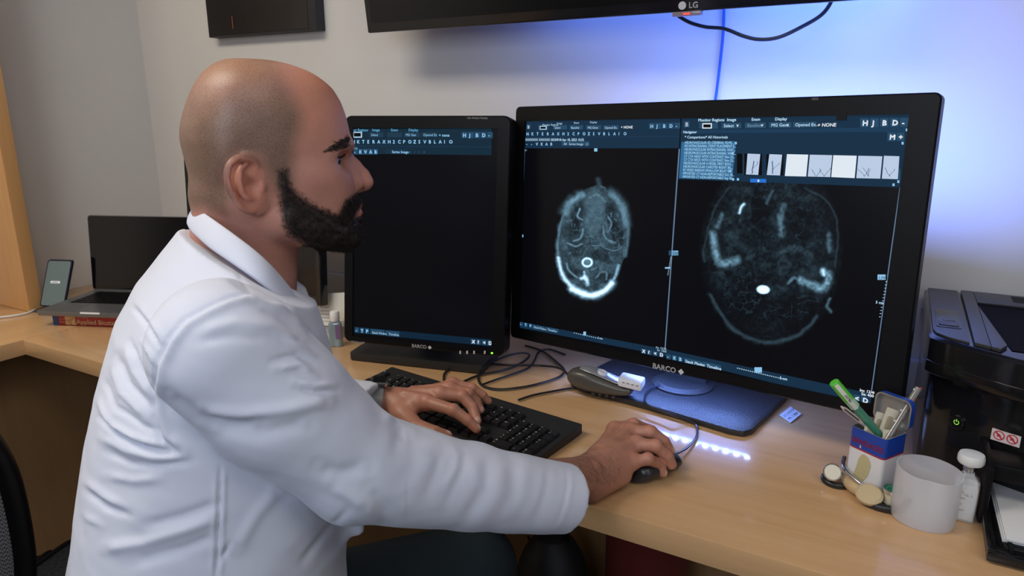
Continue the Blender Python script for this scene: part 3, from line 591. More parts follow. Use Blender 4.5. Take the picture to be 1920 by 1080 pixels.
for r, ks in rows_:
    x = .009; dyy = .6 if r > 5 else 1
    for w, lab in ks:
        if w < 0: x += -w*U; continue
        ya = y0+r*RH; yb = ya+RH-.0022; xa, xb = x+.0010, x+w*U-.0012; z0, z1 = kz(ya)-.001, kz((ya+yb)/2)+.0062
        b = MB(); ix, iy = .0021, .0019
        b.rings([[(xa, ya, z0), (xb, ya, z0), (xb, yb, z0+.0006), (xa, yb, z0+.0006)], [(xa+.0004, ya+.0004, z0+.003), (xb-.0004, ya+.0004, z0+.003), (xb-.0004, yb-.0004, z0+.003), (xa+.0004, yb-.0004, z0+.003)],
                 [(xa+ix, ya+iy, z1-.0004), (xb-ix, ya+iy, z1-.0004), (xb-ix, yb-iy*.7, z1+.0005), (xa+ix, yb-iy*.7, z1+.0005)]])
        if lab:
            b.mi = 1; sz = .0062 if len(lab) == 1 else .0034
            put_text(b, lab, sz, lambda p: (p[0], p[1], z1+.0003+.0009*(p[1]-ya)/RH), xa+ix+.0012, yb-iy-sz*.95, 0)
            if len(lab) == 1 and x > 18*U: put_text(b, 'Ho', .0026, lambda p: (p[0], p[1], z1+.0004), xa+ix+.0014, ya+iy+.0012, 0)
        b.v = [tuple(KX(p)) for p in b.v]; b.build('key', [M['key'], M['legend']], kb, bev=0, angle=50)
        x += w*U
b = MB(); put_text(b, 'LOGITECH' if False else 'DELL', .007, lambda p: KX((p[0], p[1], .0228)), KW-.055, KD-.019, 0, 1.3); b.build('maker_mark', M['dgrey'], kb, smooth=False)

# ================================================================ mouse under the right hand
mf, mr = atZ(1266, 850, DZ+.015), atZ(1172, 897, DZ+.015)
ma = unit([*(mf-mr)[:2], 0]); ma = unit(ma*.75+np.array([.35, .94, 0])*.25); mb_ = np.array([-ma[1], ma[0], 0]); ml = .110
mc = np.array([*(mf-ma*ml/2)[:2], DZ])
mouse = empty('computer_mouse', tuple(mc), 'black computer mouse held under the right hand at the desk front', 'mouse')
R = []
for t in np.linspace(-1, 1, 15):
    wd = .031*(1-abs(t)**3.2)**.5*(1-.10*math.cos(t*3)) if abs(t) < 1 else .002
    hh = max(.036*(1-abs((t+.15)/1.2)**2.6)**.6, .004) if abs(t) < 1 else .008
    R.append([ma*t*ml/2+mb_*wd*math.cos(a)+np.array([0, 0, .0015+hh*(.5+.5*math.sin(a)) if math.sin(a) > 0 else .0015+hh*(.5+.5*math.sin(a)*1.0)]) for a in np.arange(24)*math.pi/12])
b = MB(); b.rings(R); b.build('shell', mat('mouse_shell', (.020, .020, .023), .32), mouse, sub=1)
b = MB(); b.lathe([(.0001, -.0035), (.009, -.0035), (.0105, 0), (.009, .0035), (.0001, .0035)], (0, 0, 0), 20, lambda p: ma*(.036+p[1])+mb_*p[2]+np.array([0, 0, .0235+p[0]])); b.build('scroll_wheel', M['dgrey'], mouse)
mcord = [mf+np.array([0, 0, -.002]), atZ(1290, 838, DZ+.006), atZ(1306, 818, DZ+.004), atZ(1305, 797, DZ+.004), atZ(1285, 785, DZ+.010), atZ(1262, 778, DZ+.017), atZ(1235, 768, DZ+.017), atZ(1213, 758, DZ+.018), atZ(1209, 742, DZ+.018), atZ(1222, 727, DZ+.018), atZ(1262, 719, DZ+.018), atZ(1300, 712, DZ+.02)]
M['bluecord'] = mat('dark_glossy_cord', (.02, .022, .035), .25)
cable('cord', mcord, .0022, M['bluecord'], None, parent=mouse)

# ================================================================ dictation handset
dl, dr_ = atZ(1064, 704, DZ+.038), atZ(1206, 728, DZ+.036)
da = unit(dr_-dl); db = np.array([-da[1], da[0], 0]); db = unit(db); dn = np.cross(da, db); LN = np.linalg.norm(dr_-dl)
dm = empty('dictation_handset', tuple(dl), 'grey dictation handset with silver top, propped on the widest monitor foot', 'handset')
def DX(p): return da*p[0]+db*p[1]+dn*p[2]
b = MB(); R = []
for t, w, zt, zb in ((0, .004, .006, -.004), (.03, .013, .014, -.012), (.12, .021, .021, -.017), (.25, .0245, .022, -.020), (.4, .0245, .017, -.022), (.55, .023, .010, -.022), (.7, .021, .004, -.0205), (.80, .020, .002, -.0185), (.86, .018, .001, -.015), (.88, .010, -.002, -.011)):
    zm, hh = (zt+zb)/2, (zt-zb)/2
    R.append([DX((t*LN, w*np.sign(math.cos(a))*abs(math.cos(a))**.7, zm+hh*np.sign(math.sin(a))*abs(math.sin(a))**.75)) for a in np.arange(24)*math.pi/12])
b.rings(R); b.build('body', mat('warm_grey_plastic', (.075, .070, .062), .28), dm, sub=1)
b = MB(); R = []
for t, w, z in ((.16, .008, .0212), (.24, .016, .0235), (.36, .019, .0205), (.5, .0185, .0145), (.64, .0175, .0085), (.74, .0165, .0055), (.76, .008, .004)):
    R.append([DX((t*LN, w*math.cos(a), z+.0022*math.sin(a))) for a in np.arange(20)*math.pi/10])
b.rings(R); b.build('silver_top', mat('silver_plastic', (.55, .57, .62), .22, .6), dm, sub=1)
b = MB(); b.lathe([(.0001, -.002), (.0095, -.002), (.0095, .003), (.0085, .004), (.006, .0034), (.0001, .0034)], (0, 0, 0), 28, lambda p: DX((.47*LN+p[0], p[1], .0175+p[2]-.28*p[0]))); b.build('round_button', mat('pale_button', (.7, .72, .78), .3), dm)
b = MB(); b.box((.70*LN, -.020, .0035), (1.0*LN, .018, .021), lambda p: DX((p[0], p[1], p[2]+(p[0]/LN-.7)*-.012))); hb = b.build('microphone_block', mat('white_block_plastic', (.72, .74, .80), .35), dm, bev=.0045)
for i in range(4):
    b = MB(); b.box((.76*LN+i*.009, -.0206, .0135), (.76*LN+i*.009+.005, -.0200, .0148), lambda p: DX((p[0], p[1], p[2]-(p[0]/LN-.7)*.012))); b.build('slot', M['dgrey'], hb, smooth=False)
for i in range(4):
    b = MB(); b.lathe([(.0001, 0), (.0035, 0), (.0035, .010), (.0001, .011)], (0, 0, 0), 12, lambda p: DX(((.38+.09*i)*LN+p[0], -.012+p[1]*1, -.020-p[2]*.55))); b.build('rubber_foot', M['dgrey'], dm)
cable('cord', [dl+da*.004, atZ(1050, 691, DZ+.022), atZ(1020, 686, DZ+.006), atZ(985, 684, DZ+.004), atZ(950, 684, DZ+.004), atZ(918, 682, DZ+.004), atZ(880, 681, DZ+.004), atZ(850, 688, DZ+.004), atZ(834, 700, DZ+.004), atZ(832, 712, DZ+.004)], .0025, M['cable'], None, parent=dm)

# ================================================================ cables on the desk
z = DZ+.0045
cable('desk_cable', [atZ(x, y, z+(.005 if 4 < i < 9 else 0)) for i, (x, y) in enumerate([(870, 715), (900, 703), (940, 695), (975, 682), (992, 668), (985, 662), (962, 664), (930, 675), (905, 690), (897, 708), (905, 723), (935, 730), (980, 726), (1020, 717), (1050, 706), (1058, 694), (1045, 680), (1020, 660), (1000, 652), (985, 648)])], .0026, M['cable'], 'black cable looping twice on the desk between keyboard and monitors')
cable('desk_cable', [atZ(x, y, z) for x, y in [(972, 750), (1000, 741), (1035, 734), (1070, 728), (1100, 725), (1130, 722)]], .0024, M['cable'], 'thin cable crossing the desk from behind the keyboard to the handset')
cable('desk_cable', [atZ(x, y, z) for x, y in [(902, 722), (930, 712), (960, 702), (990, 690), (1002, 676), (1010, 660), (1030, 655), (1060, 665)]], .0024, M['cable'], 'black cable curving from beneath the portrait monitor towards the handset')
cable('printer_cable', [atZ(1702, 585, .90), atZ(1715, 587, .90), atZ(1735, 591, .90)], .003, M['cable'], 'short black cable stub between the widest monitor and the printer')

# ================================================================ small card on the desk
c4 = [atZ(1450, 771, DZ+.0015), atZ(1482, 793, DZ+.0015), atZ(1503, 776, DZ+.003), atZ(1474, 758, DZ+.003)]
card = empty('paper_tag', tuple(c4[1]), 'small printed white paper tag on the desk by the monitor foot', 'tag'); co = c4[1]
ex_, ey_ = c4[2]-c4[1], c4[0]-c4[1]
ex_ = unit(ex_)*.05; eyp = unit(ey_)*.034
b = MB(); b.box((0, 0, 0), (1, 1, 1), lambda p: ex_*p[0]+eyp*p[1]+np.array([0, 0, .0006*p[2]])); b.build('sheet', mat('blue_white_paper', (.70, .74, .82), .7), card, smooth=False)
b = MB(); b.mi = 0
put_text(b, 'BT CORNER', .0085, lambda p: unit(ex_)*(p[0]+.004)+unit(eyp)*p[1]+np.array([0, 0, .0009]), 0, .020); put_text(b, 'P4  1 804', .010, lambda p: unit(ex_)*(p[0]+.006)+unit(eyp)*p[1]+np.array([0, 0, .0009]), 0, .006, wt=.0003)
b.build('printed_text', mat('blue_ink', (.05, .08, .25), .6), card, smooth=False)

# ================================================================ bandage tin
A0 = atZ(1646, 938, DZ); Lc = atZ(1581, 905, DZ); e1 = unit([*(Lc-A0)[:2], 0]); e2 = np.array([-e1[1], e1[0], 0]); e2 = -e2 if e2[1] < 0 else e2
TWd = np.linalg.norm((Lc-A0)[:2]); TD = .052; THt = .097
tin = empty('bandage_tin', tuple(A0), 'open blue and white bandage tin standing beside the printer', 'tin')
def TN(p): return e1*p[0]+e2*p[1]+np.array([0, 0, p[2]])
out = rrect(0, 0, TWd, TD, .006, 4); inn = rrect(.0015, .0015, TWd-.0015, TD-.0015, .005, 4)
mw = mat('tin_white_enamel', (.72, .72, .74), .35); mbl = mat('tin_blue_enamel', (.012, .055, .36), .3); mred = mat('tin_red_print', (.40, .02, .03), .4); mt = mat('tin_bare_metal', (.50, .50, .50), .38, .75)
b = MB(); b.mi = 0; b.rings([[(x, y, .001) for x, y in out], [(x, y, THt*.66) for x, y in out]], c1=False)
b.mi = 2; b.rings([[(x, y, THt*.66) for x, y in out], [(x, y, THt*.685) for x, y in out]], False, False)
b.mi = 1; b.rings([[(x, y, THt*.685) for x, y in out], [(x, y, THt) for x, y in out]], False, False)
b.mi = 3; b.rings([[(x, y, THt) for x, y in out], [(x, y, THt) for x, y in inn], [(x, y, .003) for x, y in inn]], False, True)
b.v = [tuple(TN(p)) for p in b.v]; b.build('box', [mw, mbl, mred, mt], tin)
b = MB(); put_text(b, 'BANDAGES', .0125, lambda p: TN((TWd-.005-p[0], -.0004, THt*.76+p[1])), 0, 0, 0, .78, wt=.0004); b.build('lettering', mred, tin, smooth=False)
b = MB(); V = [(.47, .62), (.40, .60), (.34, .55), (.30, .48), (.36, .30), (.62, .02), (.84, .02), (.70, .35), (.66, .52), (.60, .60), (.54, .63)]
b.add([TN((TWd*(x), -.0006, THt*y)) for x, y in V], [tuple(range(len(V)))]); b.build('printed_plaster', mat('printed_plaster_beige', (.52, .46, .25), .5), tin, smooth=False)
# lid, hinged at the far long side
hl = np.array([0, TD, THt]); ht = math.radians(0); lu = np.array([0, math.sin(ht), math.cos(ht)]); ld = np.array([0, math.cos(ht), -math.sin(ht)])
LH = .047
b = MB(); lo_ = rrect(0, 0, TWd, LH, .011, 5); li_ = rrect(.0025, .0025, TWd-.0025, LH-.0025, .009, 5)
def LX(p): return TN(hl+np.array([1, 0, 0])*p[0]+lu*p[1]+ld*p[2])
b.mi = 0; b.rings([[(x, y, .010) for x, y in lo_], [(x, y, 0) for x, y in lo_]], True, False)
b.mi = 1; b.rings([[(x, y, 0) for x, y in lo_], [(x, y, 0) for x, y in li_], [(x, y, .008) for x, y in li_]], False, True)
b.v = [tuple(LX(p)) for p in b.v]; b.build('lid', [mbl, mt], tin)

def stick(name, label, cat, p_lo, p_hi, prof, mats, group=None, n=14):
    """straight tool: prof = [(t, r, material index)]"""
    p_lo, p_hi = np.array(p_lo), np.array(p_hi); d = p_hi-p_lo; Ln = np.linalg.norm(d); d = d/Ln; u = unit(np.cross(d, (0, 0, 1.))); v = np.cross(d, u)
    root = empty(name, tuple(p_lo), label, cat, group); segs = []
    return root, d, u, v, Ln
# green highlighter / gel pen leaning out of the tin
def onto(x, y, d_): return atD(x, y, d_)
tinD = (A0-CAM)@FW; tinC = (TN((TWd*.5, TD*.5, THt))+A0-CAM)@FW
ptop = atD(1564, 717, tinC-.005)
def thru(top, rim, k=.030): return rim+unit(rim-top)*k
pa = thru(ptop, TN((TWd*.60, TD*.40, THt))+A0)
pen, d, u, v, Ln = stick('green_pen', 'clear pen with a bright green cap leaning in the tin', 'pen', pa, ptop, None, None)
SX = lambda p: d*p[2]+u*p[0]+v*p[1]
b = MB(); b.lathe([(.001, 0), (.0045, .012), (.0064, .02), (.0064, Ln*.66)], n=16, X=SX); b.build('barrel', mat('green_ink_barrel', (.06, .26, .17), .25, coat=.5), pen)
b = MB(); b.lathe([(.0074, Ln*.60), (.0074, Ln*.72), (.0072, Ln*.99)], n=16, X=SX); b.build('cap_sleeve', mat('cloudy_green_plastic', (.40, .66, .40), .3), pen)
b = MB(); b.lathe([(.0076, Ln*.715), (.0077, Ln*.73), (.0075, Ln), (.0066, Ln*1.008), (.0001, Ln*1.01)], n=16, X=SX); b.build('cap', mat('bright_green_plastic', (.12, .62, .06), .3), pen)
b = MB(); b.box((-.0098, -.0032, Ln*.60), (-.0076, .0032, Ln*.99), SX); b.build('clip', mat('cloudy_white_plastic', (.66, .68, .62), .4), pen, bev=.0004)
b = MB(); put_text(b, 'PILOT', .005, lambda p: SX((-.0100, -.0025+p[1], Ln*.72+p[0])), wt=.0003); b.build('lettering', M['ink'], pen, smooth=False)
pt2 = atD(1577, 762, tinC-.006); pb = thru(pt2, TN((TWd*.74, TD*.32, THt))+A0); pen2, d, u, v, Ln = stick('silver_pen', 'slim silver pen tucked beneath the green-capped pen', 'pen', pb, atD(1577, 762, tinC-.006), None, None)
b = MB(); b.lathe([(.0008, 0), (.0035, .01), (.0035, Ln*.9), (.0012, Ln), (.0001, Ln)], n=14, X=SX); b.build('barrel', mat('pink_white_plastic', (.6, .5, .48), .3), pen2)
b = MB(); b.box((-.006, -.001, Ln*.6), (-.0036, .001, Ln*.95), SX); b.build('clip', M['dgrey'], pen2)
# glitter tube
pt3 = atD(1722, 728, tinC-.010); pc = thru(pt3, TN((TWd*.22, TD*.60, THt))+A0, .040); tube_, d, u, v, Ln = stick('glitter_tube', 'clear tube of red and silver beads leaning in the tin', 'tube', pc, atD(1722, 728, tinC-.004), None, None)
gl = mat('clear_grey_glass', (.30, .29, .28), .12, trans=.35, coat=.6)
b = MB(); b.lathe([(.004, 0), (.0052, .01), (.0052, Ln), (.0044, Ln), (.0044, .012)], n=16, X=SX, c1=True); b.build('glass', gl, tube_)
rb = [mat('bead_red', (.30, .02, .03), .3), mat('bead_silver', (.5, .5, .52), .3, .6), mat('bead_white', (.7, .68, .66), .4)]
for i in range(13):
    b = MB(); zz = Ln*.38+i*.0062; a = i*2.1; b.lathe([(.0001, -.0024), (.0022, -.0012), (.0025, 0), (.0022, .0012), (.0001, .0024)], (.0036*math.cos(a), .0036*math.sin(a), zz), 8, SX); b.build('bead', rb[i % 3], tube_)
# wrapped bandages
def bandage(px, py, px2, py2, w, label, dd):
    hi = atD(px2, py2, tinD+dd); lo = atD(px, py, tinD+dd); 
    up_ = unit(hi-lo); Ln = np.linalg.norm(hi-lo); sd = unit(np.cross(up_, FW)); nn = np.cross(sd, up_); r = empty('wrapped_bandage', tuple(lo), label, 'bandage', 'wrapped bandages in the tin')
    Xb = lambda p: sd*p[0]+up_*p[1]+nn*p[2]
    b = MB(); b.prism(rrect(-w/2, -.02, w/2, Ln, .0012, 2), -.0006, .0008, Xb); b.build('wrapper', mat('cream_wrapper', (.70, .66, .52), .6), r, smooth=False)
    for k in (-1, 1):
        b = MB(); b.prism([(x, y) for x, y in rrect(-w*.24, Ln*.22, w*.24, Ln*.72, w*.16, 4)], (.0008 if k > 0 else -.0009), (.0011 if k > 0 else -.0006), Xb); b.build('pad', mat('beige_pad', (.42, .36, .24), .6), r, smooth=False)
bandage(1657, 816, 1675, 767, .0185, 'wrapped bandage in the tin, tallest and rightmost', tinC-tinD+.004)
bandage(1640, 816, 1653, 774, .0150, 'wrapped bandage standing left of the tallest one in the tin', tinC-tinD+.012)
bandage(1628, 818, 1634, 794, .0170, 'wrapped bandage lying lowest, next to the green pen', tinC-tinD+.002)
bandage(1664, 826, 1666, 806, .0150, 'wrapped bandage at the front corner inside the tin rim', tinC-tinD-.010)

# ================================================================ stethoscope in front of the tin
sp = atZ(1565, 912, DZ)
stt = empty('stethoscope', tuple(sp), 'small stethoscope with cream disc and black rings lying before the tin', 'stethoscope')
def rel(q): return np.array(q)-sp
nrm = unit(np.array([.05, -.70, .55])); su = unit(np.cross(nrm, (0, 0, 1.))); sv = np.cross(nrm, su)
dc = atD(1561, 886, (sp-CAM)@FW-.004)
DXs = lambda p: rel(dc)+su*p[0]+sv*p[1]+nrm*p[2]
b = MB(); b.lathe([(.0095, -.009), (.0125, -.008), (.0133, -.002), (.0133, .002), (.0120, .0035), (.0114, .0025)], n=36, X=DXs); disc = b.build('steel_rim', M['silver'], stt)
b = MB(); b.lathe([(.0001, .0020), (.0114, .0026), (.0110, .0032), (.0001, .0036)], n=36, X=DXs); b.build('diaphragm', mat('cream_disc', (.66, .63, .52), .5), disc)
M['rubber'] = mat('black_rubber', (.012, .012, .014), .35)
b = MB(); bc = atZ(1568, 900, DZ+.006)
ringp = [bc+np.array([.018*math.cos(a), .015*math.sin(a), .002*math.sin(a)]) for a in np.linspace(0, 2*math.pi, 20)]
b.tube([rel(q) for q in ringp], .0045, 10, 3); b.build('black_bell_ring', M['rubber'], stt)
b = MB(); b.tube([rel(atZ(1582, 895, DZ+.010)), rel(atZ(1600, 912, DZ+.012)), rel(atZ(1620, 922, DZ+.012)), rel(atZ(1638, 925, DZ+.013))], [.008, .0095, .0105, .011], 16, 6); b.build('taped_tube', mat('beige_tape', (.56, .40, .22), .6, bump=(150, .6)), stt)
b = MB(); b.lathe([(.0001, -.006), (.015, -.006), (.0185, -.002), (.0185, .003), (.015, .006), (.0001, .007)], (0, 0, 0), 30, lambda p: rel(atZ(1630, 928, DZ+.016))+np.array([p[0], p[1]*.8-p[2]*.5, p[2]*.85+p[1]*.45])); b.build('beige_disc', mat('beige_plastic', (.56, .44, .26), .45), stt)
b = MB(); b.tube([rel(atZ(1583, 858, DZ+.028)), rel(atZ(1581, 872, DZ+.030)), rel(atZ(1592, 888, DZ+.028)), rel(atZ(1612, 906, DZ+.024)), rel(atZ(1626, 918, DZ+.018))], .0033, 12, 6); b.build('steel_ear_tube', M['silver'], stt)
b = MB(); b.tube([rel(atZ(1578, 892, DZ+.014)), rel(atZ(1590, 894, DZ+.012)), rel(atZ(1602, 903, DZ+.010))], .004, 10, 6); b.build('rubber_link', M['rubber'], stt)
b = MB(); b.tube([rel(atZ(1618, 930, DZ+.006)), rel(atZ(1628, 942, DZ+.006)), rel(atZ(1650, 951, DZ+.006)), rel(atZ(1680, 955, DZ+.006)), rel(atZ(1702, 940, DZ+.006)), rel(atZ(1700, 925, DZ+.006))], .0058, 12, 6); b.build('rubber_tube', M['rubber'], stt)
b = MB(); b.lathe([(.0001, 0), (.0155, 0), (.0165, .004), (.0165, .007), (.0001, .007)], (0, 0, 0), 30, lambda p: rel(atZ(1670, 951, DZ))+np.array(p)); b.build('black_ring', M['rubber'], stt)
rl = atZ(1670, 951, DZ)+np.array([0, 0, .008])
roll = empty('tape_roll', tuple(rl), 'tiny cream roll with a green top behind the frosted cup', 'roll')
b = MB(); b.lathe([(.0001, 0), (.0115, 0), (.0115, .018), (.0001, .018)], n=30); b.build('cream_side', mat('cream_roll', (.62, .56, .40), .5), roll)
b = MB(); b.lathe([(.0001, .0185), (.0065, .0185), (.007, .020), (.0125, .020), (.0135, .0215), (.0135, .018), (.0001, .0182)], n=30); b.build('green_top', [mat('green_plastic_top', (.03, .20, .11), .35)], roll)
b = MB(); b.lathe([(.0126, .0195), (.0126, .0222), (.0140, .0222), (.0140, .0175)], n=30, c0=False, c1=False); b.build('metal_edge', M['silver'], roll)

# ================================================================ frosted cup and bottle
cc = atZ(1722, 975, DZ); cc = np.array([cc[0]+.004, cc[1]+.005, DZ])
cup = empty('frosted_cup', tuple(cc), 'frosted translucent plastic cup at the front of the desk', 'cup')
frost = mat('frosted_plastic', (.85, .86, .90), .42, alpha=.47, coat=.25, coatr=.3)
frost.node_tree.nodes['Principled BSDF'].inputs['Transmission Weight'].default_value = .25
R = []
def cring(z, s, t):
    out = []
    for i in range(64):
        a = 2*math.pi*i/64; r = s*(1+.05*t*math.cos(2*(a-.3))+.07*t*math.exp(-((a-5.5)/.35)**2)-.16*t*math.exp(-((a-4.75)/.30)**2)*(.7)); out.append((r*math.cos(a)*1.02, r*math.sin(a)*.93, z+.004*t*math.cos(a-2.2)))
    return out
zs = [(.001, .0375, .15), (.005, .0395, .2), (.025, .0395, .35), (.05, .0390, .6), (.075, .0382, 1.0), (.078, .0383, 1.05)]
R = [cring(z, s, t) for z, s, t in zs]+[cring(z, s-.0013, t) for z, s, t in zs[::-1]]
b = MB(); b.rings(R); b.build('wall', frost, cup)
bc = atZ(1802, 975, DZ)+np.array([0.0, .008, 0])
bot = empty('glass_bottle', tuple(bc), 'small clear bottle of white powder with a thick round stopper', 'bottle')
b = MB(); h_ = .074
sh = [rrect(-.0150*k, -.0130*k, .0150*k, .0130*k, .005*k, 4) for k in (1, 1, .98, .45, .42, .42)]
b.rings([[(x, y, z) for x, y in s_] for s_, z in zip(sh, (.001, .052, .060, .070, .074, .080))]); b.build('glass', mat('bottle_glass', (.80, .82, .82), .08, alpha=.42, coat=1), bot)
b = MB(); s2 = [rrect(-.0138*k, -.0118*k, .0138*k, .0118*k, .004*k, 4) for k in (1, 1, .9)]
b.rings([[(x, y, z) for x, y in s_] for s_, z in zip(s2, (.003, .050, .056))]); b.build('powder', mat('white_powder', (.80, .80, .80), .9), bot)
b = MB(); b.lathe([(.0001, .080), (.007, .080), (.008, .083), (.0148, .085), (.0165, .088), (.0165, .095), (.0150, .099), (.0001, .1005)], n=36); b.build('stopper', mat('milky_glass', (.78, .80, .78), .3, coat=.5), bot)
b = MB(); b.lathe([(.0070, .073), (.0080, .077), (.0070, .082)], n=24, c0=False, c1=False); b.build('collar', M['silver'], bot)
b = MB()
for i in range(4): b.box((-.008, -.0134, .018+i*.009), (-.003 if i % 2 else .0, -.0132, .0187+i*.009))
put_text(b, 'A  15 1', .006, lambda p: (p[0]-.010, -.0135, p[1]+.040)); b.build('printed_marks', mat('faint_print', (.30, .28, .26), .6), bot, smooth=False)

# ================================================================ printer
PF = 1.20; px0 = .060; ztp = .965
pr = empty('laser_printer', (.26, 1.36, DZ), 'black laser printer with an open paper tray, right of all monitors', 'printer'); po = np.array([.26, 1.36, DZ])
def Lp(p): return tuple(np.array(p)-po)
front = []
def outline(ins=0, fy=0):
    pts = [(px0+ins, 1.53-ins)]
    base = [(.060, 1.225), (.064, 1.200), (.078, 1.183), (.10, 1.170), (.13, 1.150), (.16, 1.131), (.20, 1.115), (.26, 1.108), (.33, 1.112), (.40, 1.135), (.45, 1.175), (.46, 1.215)]
    for x, y in base: pts.append((x+ins*(1 if x < .26 else -1 if x > .26 else 0), y+ins+fy))
    pts.append((.46-ins, 1.53-ins)); return pts
b = MB(); o0 = outline(.008); 
b.prism([(x, y+.015 if y < 1.25 else y) for x, y in o0], DZ+.002, .905); b.v = [Lp(p) for p in b.v]; body = b.build('body', M['blackg'], pr, bev=.004)
b = MB(); o1 = outline(.0); b.rings([[(x, y, z) for x, y in o] for o, z in ((outline(.003), .905), (o1, .908), (o1, .925), (outline(.001), .926), (outline(.001), .960), (outline(.006), ztp))]); b.v = [Lp(p) for p in b.v]
b.build('upper_housing', M['blackg'], pr, bev=.001, angle=30)
# top cover with the output recess; left strip is the control panel
gtop = mat('satin_black_top', (.030, .031, .033), .36)
b = MB(); b.prism([(.066, 1.52), (.068, 1.225), (.072, 1.205), (.088, 1.188), (.114, 1.174), (.114, 1.52)], ztp, ztp+.004); b.v = [Lp(p) for p in b.v]; b.build('control_strip', gtop, pr, bev=.0015)
b = MB()
b.prism([(.119, 1.171), (.139, 1.160), (.139, 1.52), (.119, 1.52)], ztp, ztp+.006); b.prism([(.139, 1.44), (.452, 1.44), (.452, 1.52), (.139, 1.52)], ztp, ztp+.006)
b.prism([(.139, 1.161), (.15, 1.155), (.16, 1.18), (.139, 1.42)], ztp, ztp+.0058)
b.v = [Lp(p) for p in b.v]; b.build('top_cover', gtop, pr, bev=.002)
b = MB(); b.prism([(.139, 1.42), (.165, 1.17), (.44, 1.17), (.44, 1.44), (.139, 1.44)], ztp+.0005, ztp+.0012); b.v = [Lp(p) for p in b.v]; b.build('output_recess', mat('recess_shade_black', (.003, .003, .0035), .85, spec=.1), pr, smooth=False)  # nearly flat sheet, its colour darkened to carry the shade of the recess
for i in range(3):
    b = MB(); xx = .225+.05*i; b.box((xx, 1.30, ztp+.001), (xx+.012, 1.36, ztp+.012)); b.v = [Lp(p) for p in b.v]; b.build('output_roller', M['dgrey'], pr, bev=.002)
for i in range(6):
    b = MB(); b.box((.195, 1.462+i*.008, ztp+.006), (.215, 1.466+i*.008, ztp+.0066)); b.v = [Lp(p) for p in b.v]; b.build('vent_slot', M['black'], pr, smooth=False)
b = MB(); q = atZ(1778, 606, ztp+.004); b.prism(rrect(q[0]-.017, q[1]-.028, q[0]+.017, q[1]+.085, .006), ztp+.0042, ztp+.005); b.v = [Lp(p) for p in b.v]; pan = b.build('display_panel', M['blackg'], pr, bev=.0003)
b = MB(); b.prism(rrect(q[0]-.014, q[1]-.020, q[0]+.014, q[1]+.004, .003), ztp+.005, ztp+.0065); b.v = [Lp(p) for p in b.v]; b.build('button', M['dgrey'], pan, bev=.0005)
b = MB(); put_text(b, 'WPS', .009, lambda p: Lp((q[0]-.008+p[0], q[1]+.010+p[1], ztp+.0053)), wt=.0003); b.build('panel_lettering', M['logo'], pan, smooth=False)
# features on the front
bpy.context.view_layer.update()
def hitp(x, y):
    d_ = unit(ray(x, y)); ok, loc, nrm_, _ = body.ray_cast(Vector(CAM-po), Vector(d_)); nn_ = np.array(nrm_)
    return np.array(loc)+po, unit([nn_[0], nn_[1], 0])
pn = unit([-.55, -.83, 0.]); pp = np.array([.10, 1.180, .86])
q, pn = hitp(1795, 791); s1 = unit(np.cross(pn, (0, 0, 1.))); s1 = s1 if s1@RT > 0 else -s1
PFX = lambda p: Lp(q+s1*p[0]+np.array([0, 0, 1.])*p[1]+pn*p[2])
b = MB(); b.lathe([(.0001, -.006), (.0115, -.006), (.0115, .0035), (.0100, .0042), (.0088, .0022), (.0001, .0020)], n=36, X=PFX); pb_ = b.build('power_button', M['blackg'], pr)
gr = emi('green_power_symbol', (.35, .9, .08), 1.2)
b = MB(); arc = [(.0040*math.sin(a), .0040*math.cos(a)) for a in np.linspace(.6, 2*math.pi-.6, 16)]
for (xa, ya), (xb, yb) in zip(arc[:-1], arc[1:]):
    k = .78; b.add([PFX((xa, ya, .0027)), PFX((xb, yb, .0027)), PFX((xb*k, yb*k, .0027)), PFX((xa*k, ya*k, .0027))], [(0, 1, 2, 3)])
b.add([PFX(p) for p in ((-.0005, .0008, .0027), (.0005, .0008, .0027), (.0005, .0048, .0027), (-.0005, .0048, .0027))], [(0, 1, 2, 3)]); b.build('power_symbol', gr, pb_, smooth=False)
pn2 = unit([-.42, -.905, 0.]); fp = np.array([.16, 1.151, .86])
q2, pn2 = hitp(1885, 826); s2_ = unit(np.cross(pn2, (0, 0, 1.))); s2_ = s2_ if s2_@RT > 0 else -s2_
lw = .036; q2 = q2-s2_*lw/2-np.array([0, 0, .004])
LXp = lambda p: Lp(q2+s2_*p[0]+np.array([0, 0, 1.])*p[1]+pn2*p[2])
lab_m = mat('pink_white_sticker', (.72, .62, .62), .5); redm = mat('sticker_red', (.55, .03, .05), .5)
b = MB(); b.box((0, 0, -.002), (lw, .017, .0016), LXp); st_ = b.build('warning_sticker', lab_m, pr, smooth=False)
for cx in (lw*.27, lw*.73):
    b = MB(); n = 28; R0 = [LXp((cx+.0072*math.cos(a), .0095+.0072*math.sin(a), .0020)) for a in np.arange(n)*2*math.pi/n]; R1 = [LXp((cx+.0058*math.cos(a), .0095+.0058*math.sin(a), .0020)) for a in np.arange(n)*2*math.pi/n]
    b.rings([R0, R1], False, False); c_, s_ = .0045, .0008
    b.add([LXp((cx-c_-s_, .0095+c_-s_, .0021)), LXp((cx-c_+s_, .0095+c_+s_, .0021)), LXp((cx+c_+s_, .0095-c_+s_, .0021)), LXp((cx+c_-s_, .0095-c_-s_, .0021))], [(0, 1, 2, 3)])
    b.add([LXp((cx-.003, .0075, .0019)), LXp((cx+.003, .0075, .0019)), LXp((cx+.002, .0105, .0019)), LXp((cx-.001, .0125, .0019))], [(0, 1, 2, 3)])
    b.build('prohibition_sign', redm, st_, smooth=False)
